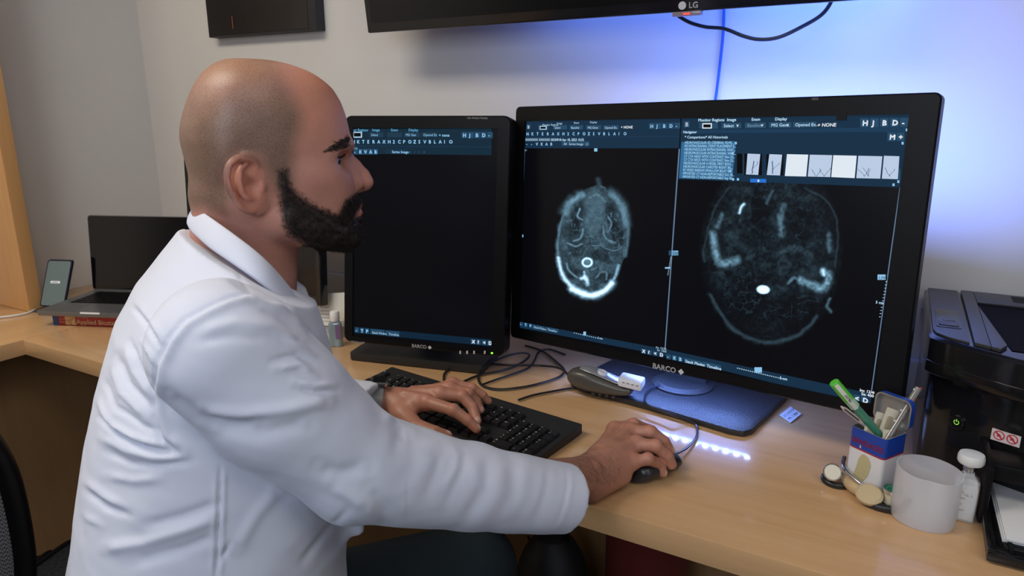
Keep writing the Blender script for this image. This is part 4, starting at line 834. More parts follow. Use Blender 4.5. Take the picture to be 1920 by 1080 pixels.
# paper opening, shelf lip and open tray
b = MB(); b.box((.150, 1.085, .800), (.43, 1.14, .825)); b.v = [Lp(p) for p in b.v]; b.build('output_lip', M['black'], pr, bev=.004)
b = MB(); tz0 = .752
def TR_(p):  # tray: slopes down a little to the front
    return Lp((p[0], p[1], p[2]+(p[1]-.97)*.035))
b.box((.150, .968, tz0-.006), (.44, 1.20, tz0), TR_); b.box((.150, .968, tz0), (.160, 1.20, tz0+.008), TR_); b.box((.150, .966, tz0-.008), (.44, .976, tz0+.004), TR_); b.build('paper_tray', M['blackg'], pr, bev=.002)
b = MB(); b.box((.146, 1.06, DZ+.004), (.156, 1.20, .83)); b.v = [Lp(p) for p in b.v]; b.build('tray_side_arm', M['black'], pr, bev=.003)
b = MB()
for i in range(3): b.box((.175+i*.05, .980, tz0), (.180+i*.05, 1.03, tz0+.003), TR_)
b.build('tray_ribs', M['black'], pr)
pq = [atZ(1881, 1005, tz0+.010), atZ(1850, 878, tz0+.016)]
pd = unit([*(pq[1]-pq[0])[:2], 0]); pr_ = np.array([pd[1], -pd[0], 0]); 
ps = empty('paper_stack', tuple(pq[0]), 'stack of blank white paper lying in the printer tray', 'paper'); 
for i in range(3):
    b = MB(); sh_ = .0015*i; b.box((sh_, -.002*i, 0), (.19+sh_, .205, .0022), lambda p: pr_*p[0]+pd*p[1]+np.array([0, 0, p[2]-.008+.0028*i+p[1]*.03])); b.build('paper_ream', M['paper'], ps, smooth=False)

# ================================================================ laptop, book and phone at the left
lf = np.array([-1.962, .919, 0]); lb_ = np.array([-2.045, 1.118, 0]); ly = unit(lb_-lf); lx = np.array([ly[1], -ly[0], 0]); LWd, LDp = .335, .222
bz = DZ+.001; 
book = empty('red_book', (-1.80, 1.05, DZ), 'thick red book lying flat underneath the laptop', 'book')
bo = np.array([-1.80, 1.05, DZ])
bl0 = atZ(101, 609, DZ); br0 = atZ(222, 612, DZ); bx = lx; by = ly; 
BX = lambda p: bl0+bx*p[0]+by*p[1]+np.array([0, 0, p[2]])-bo
bh = .030
b = MB(); b.box((0, 0, 0), (.262, .002, bh), BX); b.box((0, 0, 0), (.262, .185, .0022), BX); b.box((0, 0, bh-.0022), (.262, .185, bh), BX)
b.mi = 1; b.box((0, .0005, 0), (.016, -.0006, bh), BX); b.mi = 2; b.box((.036, -.0002, .002), (.066, -.0005, bh-.002), BX)
mred2 = mat('red_cover', (.36, .02, .02), .4)
b.build('cover', [mred2, mat('navy_spine_end', (.02, .05, .16), .4), mat('tan_spine_picture', (.55, .30, .12), .5, noise=(120, .5))], book)
b = MB(); b.box((.004, .003, .0025), (.258, .182, bh-.0025), BX); b.build('pages', mat('page_edges', (.62, .58, .48), .8), book, smooth=False)
b = MB(); put_text(b, 'Applied Biostatistics', .0185, lambda p: BX((.068+p[0], -.0007, .005+p[1])), wt=.0005); b.build('spine_title', mat('gold_title', (.75, .58, .30), .5), book, smooth=False)
b = MB(); put_text(b, 'Introductory', .0065, lambda p: BX((.070+p[0], -.0007, .0215+p[1])), wt=.0002); put_text(b, 'Hunter', .006, lambda p: BX((.019+p[0], -.0007, .016+p[1])), wt=.0002); put_text(b, 'Saxena', .006, lambda p: BX((.019+p[0], -.0007, .008+p[1])), wt=.0002)
b.build('small_lettering', mat('dull_gold', (.6, .4, .25), .5), book, smooth=False)
lz = DZ+bh+.0025
lap = empty('laptop', (*((lf+lx*.16+ly*.1)[:2]), lz), 'open grey laptop resting on the red book by the left wall', 'laptop')
loo = np.array(lap.location)
LXX = lambda p: np.array([lf[0], lf[1], lz])+lx*p[0]+ly*p[1]+np.array([0, 0, p[2]])-loo
alu = mat('space_grey_metal', (.20, .205, .215), .38, .7)
b = MB(); b.prism(rrect(0, 0, LWd, LDp, .010, 5), .0, .013, LXX); b.build('base', alu, lap, bev=.002)
b = MB(); b.prism(rrect(.03, .085, LWd-.03, .205, .003), .0131, .0134, LXX); b.build('keyboard_deck', mat('laptop_key_black', (.012, .012, .014), .5), lap, smooth=False)
for r in range(6):
    for c in range(14):
        b = MB(); x = .033+c*.0194; y = .088+r*.0192; b.prism(rrect(x, y, x+.0168, y+.0168, .002, 2), .0134, .0146, LXX)
        if r+c < 40 and c < 9: b.build('laptop_key', M['black'], lap, smooth=False)
b = MB(); b.prism(rrect(LWd*.5-.06, .006, LWd*.5+.06, .078, .004), .0131, .0133, LXX); b.build('trackpad', mat('trackpad_grey', (.16, .165, .175), .3, .5), lap, smooth=False)
b = MB(); xl = (atZ(160, 586, lz+.007)-np.array([lf[0], lf[1], 0]))@lx; xr = (atZ(197, 587, lz+.007)-np.array([lf[0], lf[1], 0]))@lx; b.box((xl, -.0006, .009), (xr, .003, .0134), LXX); b.build('opening_notch', mat('bright_notch', (.75, .76, .8), .3), lap, smooth=False)
la_ = math.radians(6); LH_ = .222
lu2 = lambda p: LXX((p[0], LDp-.004+p[1]*math.sin(la_)+p[2]*math.cos(la_), .012+p[1]*math.cos(la_)-p[2]*math.sin(la_)))
b = MB(); b.prism(rrect(0, 0, LWd, LH_, .010, 5), .0, .0065, lu2); lid = b.build('lid', alu, lap, bev=.0015)
b = MB(); b.prism(rrect(.0025, .006, LWd-.0025, LH_-.0025, .008, 5), -.0006, -.0001, lu2); b.build('screen', mat('black_glass', (.003, .003, .0035), .08), lap, smooth=False)
ph0 = np.array([-2.150, 1.045, DZ+.012]); phx = unit([.075, .03, 0]); phl = math.radians(14); phb = np.array([-phx[1], phx[0], 0])
ph0 = atZ(74, 574, DZ+.012)
phone = empty('mobile_phone', tuple(ph0), 'dark-framed phone leaning upright left of the laptop', 'phone')
PH = lambda p: phx*p[0]+(np.array([0, 0, math.cos(phl)])+phb*math.sin(phl)+phx*.17)*p[1]+phb*p[2]
hp = .135; wp = .078
b = MB(); b.prism(rrect(0, 0, wp, hp, .008), 0, .008, lambda p: PH(p)); b.build('frame', mat('navy_frame', (.015, .02, .04), .3), phone, bev=.001)
b = MB(); b.prism(rrect(.0035, .0035, wp-.0035, hp-.0035, .006), -.0006, -.0001, lambda p: PH(p)); psn = b.build('screen', mat('slate_screen', (.10, .13, .13), .25, emit=(.10, .14, .14), es=.35), phone, smooth=False)
b = MB(); b.prism(rrect(wp*.28, hp*.50, wp*.66, hp*.55, .002), -.0010, -.0007, lambda p: PH(p)); b.build('label_bar', mat('pale_bar', (.7, .72, .75), .4, emit=(.6, .65, .7), es=.4), psn, smooth=False)
b = MB(); put_text(b, 'LADING', .0055, lambda p: PH((wp*.33+p[0], hp*.51+p[1], -.0013)), wt=.0002); b.build('label_lettering', M['dgrey'], psn, smooth=False)
b = MB(); b.tube([PH((wp*.5, .0, .004)), PH((wp*.5, -.012, .02))+np.array([0, 0, .001]), PH((wp*.5, -.008, .06))], .005, 8, 5); b.box((.0, -.0115, -.02), (wp, -.006, .05), lambda p: PH((p[0], p[1], p[2]))); b.build('rest', M['dgrey'], phone)
cable('white_cable', [atZ(x, y, DZ+.003) for x, y in [(-40, 601), (0, 595), (25, 592), (50, 587), (68, 580), (90, 572)]], .0028, mat('white_cable_sheath', (.7, .7, .68), .4), 'white cable lying on the desk left of the laptop')

# ================================================================ papers and hand gel between the monitors
pp0 = np.array([-1.285, 1.235, DZ+.012]); 
def sheet(name, label, pts, th=.0006, txt=None):
    o = np.mean(pts, 0); r = empty(name, tuple(o), label, 'paper')
    nn = unit(np.cross(pts[1]-pts[0], pts[3]-pts[0])); b = MB()
    b.rings([[p-o for p in pts], [p-o+nn*th for p in pts]]); b.build('sheet', mat('notepaper', (.66, .66, .60), .8), r, smooth=False)
    b = MB(); ux, uy = pts[1]-pts[0], pts[3]-pts[0]
    for k in range(7):
        y = .12+.11*k; x1_ = .9-.25*((k*37) % 5)/5
        for s in (1, -1):
            off = nn*(th+.0003) if s > 0 else -nn*.0003
            b.add([pts[0]-o+ux*a+uy*c+off for a, c in ((.08, y), (x1_, y), (x1_, y+.03), (.08, y+.03))], [(0, 1, 2, 3)])
    b.build('written_lines', mat('grey_writing', (.38, .38, .36), .8), r, smooth=False)
sheet('note_sheet', 'note paper propped upright behind the hand gel bottle', [atY(597, 610, 1.232), atY(650, 612, 1.222), atY(650, 548, 1.24), atY(597, 551, 1.25)])
sheet('desk_note', 'white note paper lying flat on the desk beside the hand gel', [atZ(590, 640, DZ+.002), atZ(626, 642, DZ+.002), atZ(622, 600, DZ+.002), atZ(585, 598, DZ+.002)])
sb = atZ(631, 648, DZ); gel = empty('gel_bottle', tuple(sb), 'small clear blue hand gel bottle with a white cap', 'bottle')
ga = unit([.8, .45, 0]); gb = np.array([-ga[1], ga[0], 0])
GX = lambda p: ga*p[0]+gb*p[1]+np.array([0, 0, p[2]])
b = MB(); gs = [rrect(-.016*k, -.010*k, .016*k, .010*k, .007*k, 4) for k in (1, 1.02, 1.0, .8, .5)]
b.rings([[(x, y, z) for x, y in s_] for s_, z in zip(gs, (.001, .02, .055, .062, .065))]); b.v = [tuple(GX(p)) for p in b.v]; b.build('body', mat('pale_blue_gel', (.30, .42, .46), .12, trans=.4, coat=.6), gel)
b = MB(); b.lathe([(.0105, .064), (.0115, .066), (.0115, .084), (.0095, .088), (.0001, .089)], n=24); b.v = [tuple(GX(p)) for p in b.v]; b.build('cap', M['white'], gel)
b = MB(); b.box((.002, -.0106, .02), (.014, -.0104, .056)); b.v = [tuple(GX(p)) for p in b.v]; b.build('label_patch', mat('purple_label', (.18, .10, .22), .5), gel, smooth=False)

# ================================================================ beneath the desk
bn = empty('waste_bin', (-.36, 1.20, 0), 'dark red bin standing under the front of the desk', 'bin')
b = MB(); rr_ = [(.075, .002), (.082, .3), (.086, .60), (.089, .605), (.089, .62), (.082, .62), (.080, .60), (.073, .01)]
b.lathe(rr_, n=40, c0=True, c1=True); b.build('shell', mat('dark_red_plastic', (.14, .022, .018), .45), bn)
bg = empty('black_bag', (-.552, 1.16, 0), 'rounded black bag in the dark beneath the desk', 'bag')
b = MB(); R = []
for z_, k in ((.001, .8), (.1, 1), (.25, 1), (.33, .92), (.40, .7), (.44, .35), (.445, .1)):
    R.append([(.092*k*math.cos(a), .09*k*math.sin(a), z_) for a in np.arange(28)*2*math.pi/28])
b.rings(R); b.build('body', M['blackm'], bg, sub=1)
b = MB(); b.tube([(-.03, 0, .43), (-.02, 0, .47), (.02, 0, .47), (.03, 0, .43)], .008, 8, 6); b.build('handle', M['black'], bg)
cable('under_desk_cable', [atY(990, 1005, 1.2), atY(1000, 1035, 1.2), atY(1015, 1065, 1.2), atY(1040, 1110, 1.2)], .0025, mat('grey_cable', (.05, .05, .055), .5), 'thin grey cable hanging in the dark beneath the desk')
for i in range(3):
    cable('floor_cable', [atZ(20+i*4, 1092-i*5, .008), atZ(60, 1064-i*5, .008), atZ(100, 1035-i*8, .008), atZ(130, 1014-i*3, .008), atZ(170, 985-i*2, .008)], .006, M['cable'], ['black cable on the floor nearest the office chair', 'black cable on the floor in the middle of the bunch', 'black cable on the floor closest to the wooden panel'][i], group='cables along the floor')

# ================================================================ office chair
e0 = atD(36, 955, .95); f_c = unit([.72, .69, 0]); s_c = np.array([f_c[1], -f_c[0], 0])
cbc = np.array([e0[0], e0[1], 0])+s_c*.235-f_c*.03
ch = empty('office_chair', (cbc[0]+f_c[0]*.24, cbc[1]+f_c[1]*.24, 0), 'black office chair with grey mesh back beneath the man', 'chair')
cho = np.array(ch.location)
CX = lambda p: cbc+s_c*p[0]+f_c*p[1]+np.array([0, 0, p[2]])-cho      # x: right side, y: forward, z: up
zt_ = e0[2]+.22
prf = []
for a in np.linspace(0, 2*math.pi, 48, endpoint=False):
    c, s_ = math.cos(a), math.sin(a); x = .225*np.sign(c)*abs(c)**.75; zz = .5*(zt_+.54)+.5*(zt_-.54)*np.sign(s_)*abs(s_)**.75
    prf.append((x, -.055*(x/.225)**2*0+.05*(x/.225)**2-.02, zz))
b = MB(); pts = [CX(p) for p in prf]; b.tube(pts+[pts[0], pts[1]], .0155, 12, 3, caps=False); b.build('back_rim', M['black'], ch)
b = MB(); gx = np.linspace(-.97, .97, 24); gz_ = np.linspace(-.97, .97, 24)
def bk(u, w):
    c = abs(u)**(1/.55); zz = .5*(zt_+.54)+.5*(zt_-.54)*w*(max(0, 1-abs(u)**(2/.75)))**.375; return (.225*u, .05*u*u-.02, zz)
R = [[CX(bk(u, w)) for u in gx] for w in gz_]
b.rings(R, False, False, close=False)
mesh_m = mat('grey_mesh_fabric', (.16, .16, .17), .7); nt = mesh_m.node_tree; bs = nt.nodes['Principled BSDF']
wv = nt.nodes.new('ShaderNodeTexChecker'); wv.inputs['Scale'].default_value = 330; wv.inputs[1].default_value = (.24, .24, .26, 1); wv.inputs[2].default_value = (.05, .05, .055, 1)
nt.links.new(nt.nodes['Texture Coordinate'].outputs['Object'], wv.inputs['Vector']); nt.links.new(wv.outputs[0], bs.inputs['Base Color'])
b.build('back_mesh', mesh_m, ch)
b = MB(); b.prism([(x, y) for x, y in rrect(-.235, .04, .235, .50, .07)], .43, .495, CX); b.build('seat', mat('charcoal_fabric', (.03, .03, .033), .9), ch, bev=.015, seg=3)
b = MB(); b.lathe([(.03, .1), (.03, .3), (.02, .3), (.02, .43)], (0, .27, 0), 20, CX); b.build('gas_column', M['black'], ch)
b = MB(); b.tube([CX((0, .12, .42)), CX((0, -.02, .45)), CX((0, -.045, .62)), CX((0, -.03, .75))], .018, 10, 5); b.build('back_support', M['black'], ch)
for k in range(5):
    a = k*2*math.pi/5+.3; b = MB(); b.tube([CX((0, .27, .11)), CX((.15*math.cos(a), .27+.15*math.sin(a), .09)), CX((.29*math.cos(a), .27+.29*math.sin(a), .07))], [.022, .014], 10, 4); lg = b.build('leg', M['black'], ch)
    b = MB(); b.lathe([(.0001, -.012), (.028, -.012), (.03, 0), (.028, .012), (.0001, .012)], (0, 0, 0), 18, lambda p: CX((.29*math.cos(a)+p[0], .27+.29*math.sin(a)+p[2], .031+p[1]))); b.build('caster', M['blackm'], lg)
# ================================================================ the man: implicit surfaces turned into one mesh
class Field:
    def __init__(s, lo, hi, h):
        s.lo = np.array(lo, float); s.h = h; s.n = np.ceil((np.array(hi)-s.lo)/h).astype(int)+1
        s.D = np.full(s.n, 1.0, np.float32)
    def sub(s, lo, hi):
        a = np.clip(np.floor((np.array(lo)-s.lo)/s.h).astype(int), 0, s.n-1); b = np.clip(np.ceil((np.array(hi)-s.lo)/s.h).astype(int)+1, 1, s.n)
        sl = tuple(slice(i, j) for i, j in zip(a, b))
        ax = [(s.lo[k]+s.h*np.arange(a[k], b[k])).astype(np.float32) for k in range(3)]
        return sl, np.meshgrid(*ax, indexing='ij', sparse=True)
    def add(s, f, lo, hi, k=.004, op=1):
        sl, (x, y, z) = s.sub(np.array(lo)-abs(k)*2-.006, np.array(hi)+abs(k)*2+.006)
        if min(s.D[sl].shape) == 0: return
        s.D[sl] = smin(s.D[sl], f(x, y, z), k) if op > 0 else -smin(-s.D[sl], f(x, y, z), k)
    def cone(s, a, b, ra, rb, k=.004, op=1, flat=None):
        a, b = np.array(a, float), np.array(b, float); r = max(ra, rb)
        s.add(lambda x, y, z: cone_d(x, y, z, a, b, ra, rb), np.minimum(a, b)-r, np.maximum(a, b)+r, k, op)
    def chain(s, pts, rs, k=.004, op=1):
        for i in range(len(pts)-1): s.cone(pts[i], pts[i+1], rs[i], rs[i+1], k, op)
    def ell(s, c, R, axes=None, k=.004, op=1):
        c = np.array(c, float); R = np.array(R, float); A = np.eye(3) if axes is None else np.array([unit(v) for v in axes])
        ext = np.sqrt(((A*R[:, None])**2).sum(0))
        def f(x, y, z):
            dx, dy, dz = x-c[0], y-c[1], z-c[2]; q = [(A[i, 0]*dx+A[i, 1]*dy+A[i, 2]*dz)/R[i] for i in range(3)]
            r = np.sqrt(q[0]**2+q[1]**2+q[2]**2)+1e-6; g = np.sqrt((q[0]/R[0])**2+(q[1]/R[1])**2+(q[2]/R[2])**2)+1e-6
            return r*(r-1)/g
        s.add(f, c-ext, c+ext, k, op)
    def mesh(s):
        V, Q = surface_nets(s.D); return V*s.h+s.lo, Q
def smin(a, b, k):
    if k <= 0: return np.minimum(a, b)
    h = np.clip(.5+.5*(b-a)/k, 0, 1); return (b*(1-h)+a*h-k*h*(1-h)).astype(np.float32)
def cone_d(x, y, z, a, b, ra, rb):
    d = b-a; L2 = d@d+1e-12
    t = np.clip(((x-a[0])*d[0]+(y-a[1])*d[1]+(z-a[2])*d[2])/L2, 0, 1)
    return np.sqrt((x-a[0]-t*d[0])**2+(y-a[1]-t*d[1])**2+(z-a[2]-t*d[2])**2)-(ra+(rb-ra)*t)
def surface_nets(D):
    S = D < 0; nx, ny, nz = D.shape
    c = np.zeros((nx-1, ny-1, nz-1), np.int8)
    for i in (0, 1):
        for j in (0, 1):
            for k in (0, 1): c += S[i:nx-1+i, j:ny-1+j, k:nz-1+k]
    I = np.argwhere((c > 0) & (c < 8)); N = len(I); idx = np.full(c.shape, -1, np.int32); idx[tuple(I.T)] = np.arange(N)
    corners = [(i, j, k) for i in (0, 1) for j in (0, 1) for k in (0, 1)]
    val = {cc: D[I[:, 0]+cc[0], I[:, 1]+cc[1], I[:, 2]+cc[2]] for cc in corners}
    acc = np.zeros((N, 3)); cnt = np.zeros(N)
    for ca in corners:
        for ax in range(3):
            if ca[ax]: continue
            cb = list(ca); cb[ax] = 1; cb = tuple(cb); va, vb = val[ca], val[cb]; m = (va < 0) != (vb < 0)
            t = va[m]/(va[m]-vb[m]); p = np.tile(np.array(ca, float), (m.sum(), 1)); p[:, ax] = t; acc[m] += p; cnt[m] += 1
    V = I+acc/cnt[:, None]; Q = []
    for ax in range(3):
        A = [slice(None)]*3; B = [slice(None)]*3; A[ax] = slice(0, -1); B[ax] = slice(1, None)
        sA, sB = S[tuple(A)], S[tuple(B)]; e = np.argwhere(sA != sB); o = [a for a in range(3) if a != ax]
        ok = (e[:, o[0]] > 0) & (e[:, o[1]] > 0) & (e[:, o[0]] < D.shape[o[0]]-1) & (e[:, o[1]] < D.shape[o[1]]-1); e = e[ok]
        q = []
        for du, dv in ((1, 1), (0, 1), (0, 0), (1, 0)):
            p = e.copy(); p[:, o[0]] -= du; p[:, o[1]] -= dv; q.append(idx[tuple(p.T)])
        q = np.stack(q, 1); fl = sA[tuple(e.T)]
        if ax == 1: fl = ~fl
        q[~fl] = q[~fl][:, ::-1]; Q.append(q)
    return V, np.concatenate(Q)
def sm_(x, a, b_):
    t = np.clip((x-a)/(b_-a), 0, 1); return t*t*(3-2*t)
def vnormals(V, Q):
    n = np.cross(V[Q[:, 2]]-V[Q[:, 0]], V[Q[:, 3]]-V[Q[:, 1]]); N = np.zeros_like(V)
    for i in range(4): np.add.at(N, Q[:, i], n)
    return N/(np.linalg.norm(N, axis=1, keepdims=True)+1e-12)
def relax(V, Q, it=2, lam=.5):
    deg = np.zeros(len(V)); 
    for i in range(4): np.add.at(deg, Q[:, i], 2)
    for _ in range(it):
        s_ = np.zeros_like(V)
        for i in range(4):
            np.add.at(s_, Q[:, i], V[Q[:, (i+1) % 4]]+V[Q[:, (i-1) % 4]])
        V = V+lam*(s_/deg[:, None]-V)
    return V
# ---------------------------------------------------------------- head (u forward, s to his right, v up)
HC = atD(495, 270, .79); HC = HC-np.array([0, 0, 0.0])
fh = unit([.612, .791, 0]); sh_ = np.array([fh[1], -fh[0], 0.]); HA = np.array([fh, sh_, [0, 0, 1.]])
def hl(x, y, s=0.0):
    q = onP(x, y, HC+sh_*s, sh_)-HC; return np.array([q@fh, s, q[2]])
front_px = [(450, 107.6), (487, 109.5), (518, 116), (549, 123.5), (580, 135), (603, 149), (623, 167), (637.5, 191), (646, 214), (651, 235.5), (655, 254), (657, 268), (654, 282), (650, 296), (652, 312), (657, 330), (662, 345), (666, 358), (668, 372), (669, 388), (667, 404), (659, 415), (662, 430), (660, 442), (652, 453), (636, 462), (600, 466)]
back_px = [(450, 107.6), (428, 109.5), (401, 118), (378, 136), (362, 158), (348.6, 189), (341, 216), (336, 235.5), (336, 263), (343, 290), (350.5, 317), (358, 352), (366, 375), (395, 395), (440, 415), (500, 436), (545, 450), (585, 461), (600, 466)]
def prof(pxs):
    a = np.array([hl(*p)[[2, 0]] for p in pxs]); a = a[np.argsort(a[:, 0])]; return a[:, 0], a[:, 1]
fv, fu = prof(front_px); bv, bu = prof(back_px); vt, vb = fv[-1], fv[0]
wt = [(107.6, .002), (110, .020), (116, .035), (126, .049), (140, .060), (160, .069), (190, .0755), (225, .0785), (262, .0785), (300, .0765), (335, .0735), (365, .0700), (395, .0665), (420, .0625), (440, .055), (452, .045), (461, .030), (466, .010)]
wv_, ww = np.array([hl(450, y)[2] for y, w in wt])[::-1], np.array([w for y, w in wt])[::-1]
ct = [(107.6, 450), (140, 462), (200, 455), (260, 452), (300, 455), (350, 475), (390, 500), (430, 545), (455, 590), (466, 600)]
cv_, cu_ = prof([(x, y) for y, x in ct])
nt_ = [(107, 2.0), (200, 2.05), (280, 2.35), (340, 2.4), (400, 2.15), (466, 2.0)]
nv_, nn_ = np.array([hl(450, y)[2] for y, n in nt_])[::-1], np.array([n for y, n in nt_])[::-1]
def smooth_tab(a, b_, sg=.0026):
    t = np.linspace(a[0], a[-1], 500); y_ = np.interp(t, a, b_); kx_ = np.arange(-40, 41)*(t[1]-t[0]); k_ = np.exp(-(kx_/sg)**2/2); k_ /= k_.sum()
    yp = np.concatenate([2*y_[0]-y_[40:0:-1], y_, 2*y_[-1]-y_[-2:-42:-1]]); return t, (lambda w_: y_*(1-w_)+np.convolve(yp, k_, 'valid')*w_)(np.clip((t[-1]-t-.003)/.02, 0, 1) if t[-1] > .05 else np.ones(500))
fv, fu = smooth_tab(fv, fu); bv, bu = smooth_tab(bv, bu, .004); wv_, ww = smooth_tab(wv_, ww, .005); cv_, cu_ = smooth_tab(cv_, cu_, .008)
def head_rings(x, y, z):
    zf = z.ravel(); sh = z.shape
    uf, ub, w, c, nn = (np.interp(zf, a, b_).reshape(sh) for a, b_ in ((fv, fu), (bv, bu), (wv_, ww), (cv_, cu_), (nv_, nn_)))
    over = np.maximum(z-vt, 0)+np.maximum(vb-z, 0)
    du = x-c; fr = du > 0
    a = np.where(fr, uf-c, c-ub); a = np.maximum(a, .004); n = np.where(fr, nn, 2.05); w = np.maximum(w, .004)
    rho = ((np.abs(du)/a)**n+(np.abs(y)/w)**n)**(1/n)+1e-5; R = np.sqrt(du*du+y*y)+1e-5
    return np.minimum((R-R/rho), .05)*.9+over*1.0
HF = Field((-.20, -.115, -.20), (.155, .115, .125), .00145)
HF.add(head_rings, (-.2, -.115, -.2), (.155, .115, .125), 0)
def both(f):
    for sg in (1, -1): f(sg)
def m_(p, sg): return (p[0], p[1]*sg, p[2])
# neck
HF.cone(hl(466, 395), hl(450, 560), .056, .064, .022)
both(lambda g: HF.cone(m_(hl(452, 385, .058), g), m_(hl(520, 520, .025), g), .014, .013, .018))
both(lambda g: HF.cone(m_(hl(402, 375, .020), g), m_(hl(412, 500, .028), g), .019, .024, .02))
# jaw, cheekbone, chin, brow
both(lambda g: HF.cone(m_(hl(528, 418, .053), g), m_(hl(640, 446, .018), g), .014, .014, .016))
HF.ell(hl(645, 440), (.014, .017, .013), k=.012)
both(lambda g: HF.ell(m_(hl(588, 328, .050), g), (.024, .014, .016), k=.022))
both(lambda g: HF.ell(m_(hl(622, 352, .034), g), (.018, .016, .020), k=.02))
both(lambda g: HF.cone(m_(hl(654, 273, .010), g), m_(hl(640, 274, .034), g), .0055, .0060, .010))
both(lambda g: HF.cone(m_(hl(640, 274, .034), g), m_(hl(612, 286, .052), g), .0060, .0050, .010))
# eye sockets, lids
EYE = hl(619, 301.5, .0335); ER = .0122
both(lambda g: HF.ell(m_(EYE+np.array([.0165, .003, .0005]), g), (.0105, .0185, .0098), k=.009, op=-1))
both(lambda g: HF.cone(m_(EYE+np.array([.007, .000, -.0135]), g), m_(EYE+np.array([-.002, .010, -.012]), g), .0045, .0045, .008))
both(lambda g: HF.ell(m_(EYE, g), (ER+.0011,)*3, k=.003))
for g in (1, -1):
    A = [EYE+(ER+.001)*np.array([math.cos(t)*math.cos(e), math.sin(t)*math.cos(e), math.sin(e)]) for t, e in ((-.80, -.10), (-.35, .04), (.15, .08), (.70, .04), (1.25, -.10))]
    rs = [.0012, .0040, .0052, .0048, .0014]
    for i in range(4): HF.cone(m_(A[i], g), m_(A[i+1], g), rs[i], rs[i+1], .0006, -1)
    # upper lid fold
    B = [EYE+(ER+.0012)*np.array([math.cos(t)*math.cos(e), math.sin(t)*math.cos(e), math.sin(e)]) for t, e in ((-.7, .05), (-.3, .44), (.15, .54), (.7, .46), (1.3, .05))]
    for i in range(4): HF.cone(m_(B[i], g), m_(B[i+1], g), .0013, .0013, .002)
# nose
HF.chain([hl(650, 292), hl(664, 311), hl(680, 327)], [.0068, .0072, .0082], .006)
both(lambda g: HF.cone(m_(hl(645, 300, .006), g), m_(hl(664, 338, .009), g), .0075, .0090, .008))
HF.ell(hl(682.5, 341), (.0115, .0110, .0100), k=.005)
both(lambda g: HF.ell(m_(hl(663, 347, .0130), g), (.0110, .0062, .0080), k=.004))
HF.cone(hl(684, 348), hl(667, 357), .0055, .0050, .004)
both(lambda g: HF.cone(m_(hl(677, 357, .0068), g), m_(hl(672, 350, .0072), g), .0028, .0022, .002, -1))
# mouth
for g in (1, -1):
    U_ = [hl(672, 384.5, 0), hl(670, 384, .008), hl(663, 390, .017), hl(653, 398, .025)]
    L_ = [hl(671, 399, 0), hl(669, 399.5, .008), hl(661, 400, .016), hl(653, 399, .024)]
    HF.chain([m_(p, g) for p in U_], [.0042, .0046, .0038, .0015], .003); HF.chain([m_(p, g) for p in L_], [.0052, .0052, .0042, .0015], .003)
    S_ = [hl(680, 391.5, 0), hl(678, 391.5, .008), hl(669, 395, .017), hl(658, 399, .0255)]
    HF.chain([m_(p, g) for p in S_], [.0014, .0014, .0013, .001], .0015, -1)
# ears
for g in (1, -1):
    def e(x, y, o=0.0):   # ear plane leans out towards the back
        return m_(hl(x, y, .0745+(487-x)*.00033+o), g)
    ea = [np.array([1, -.42*g, 0]), np.array([.42, 1*g, 0]), np.array([0, 0, 1])]
    HF.ell(e(464, 342, -.002), (.0200, .0050, .0295), ea, .004)
    HF.ell(e(482, 383, -.003), (.0110, .0046, .0120), ea, .005)
    HF.ell(e(489, 345, -.014), (.011, .012, .026), ea, .009)
    hp_ = [e(484, 316, .000), e(477, 304, .002), e(466, 297, .003), e(452, 296, .0035), e(438, 302, .004), e(429, 315, .004), e(427, 333, .004), e(430, 351, .0035), e(437, 368, .003), e(447, 383, .002), e(459, 393, 0), e(473, 397, -.002)]
    hp_ = catmull(hp_, 3); HF.chain(hp_, np.interp(np.linspace(0, 11, len(hp_)), range(12), [.0028, .0034, .0038, .0040, .0040, .0039, .0037, .0036, .0035, .0034, .0034, .0034]), .0014)
    ah_ = catmull([e(464, 306, .0010), e(454, 318, .0022), e(449, 334, .0030), e(451, 352, .0030), e(460, 367, .0025), e(473, 372, .002)], 3); HF.chain(ah_, np.interp(np.linspace(0, 5, len(ah_)), range(6), [.0022, .0028, .0034, .0036, .0036, .0030]), .0026)
    HF.ell(e(490, 350, .0025), (.0045, .0038, .0060), ea, .003)
    HF.chain([e(468, 338, .0082), e(475, 351, .0076), e(481, 362, .0078)], [.0070, .0086, .0052], .0035, -1)
    HF.chain([e(474, 316, .0080), e(463, 322, .0085)], [.0050, .0042], .003, -1)
    HF.chain([e(452, 305, .0082), e(441, 315, .0088), e(438, 334, .0088), e(443, 356, .0080)], [.0028, .0030, .0030, .0024], .0020, -1)
hV, hQ = HF.mesh(); del HF
hV = relax(hV, hQ, 1, .4)
hs_ = relax(hV, hQ, 16, .5); tm_ = sm_(hV[:, 2], .083, .089)[:, None]; hV = hV*(1-tm_)+hs_*tm_; zc_ = vt-.0042; hV[:, 2] = np.where(hV[:, 2] > zc_, zc_+.0022*(1-np.exp(-(hV[:, 2]-zc_)/.0022))+.0006, hV[:, 2]+.0006*sm_(hV[:, 2], .07, .088)); hs_ = relax(hV, hQ, 25, .5); tm_ = sm_(hV[:, 2], .085, .0885)[:, None]; hV = hV*(1-tm_)+hs_*tm_
hVl = hV.copy(); hN = vnormals(hV, hQ)
def h2w(P): return HC+P[..., 0:1]*fh+P[..., 1:2]*sh_+P[..., 2:3]*np.array([0, 0, 1.])
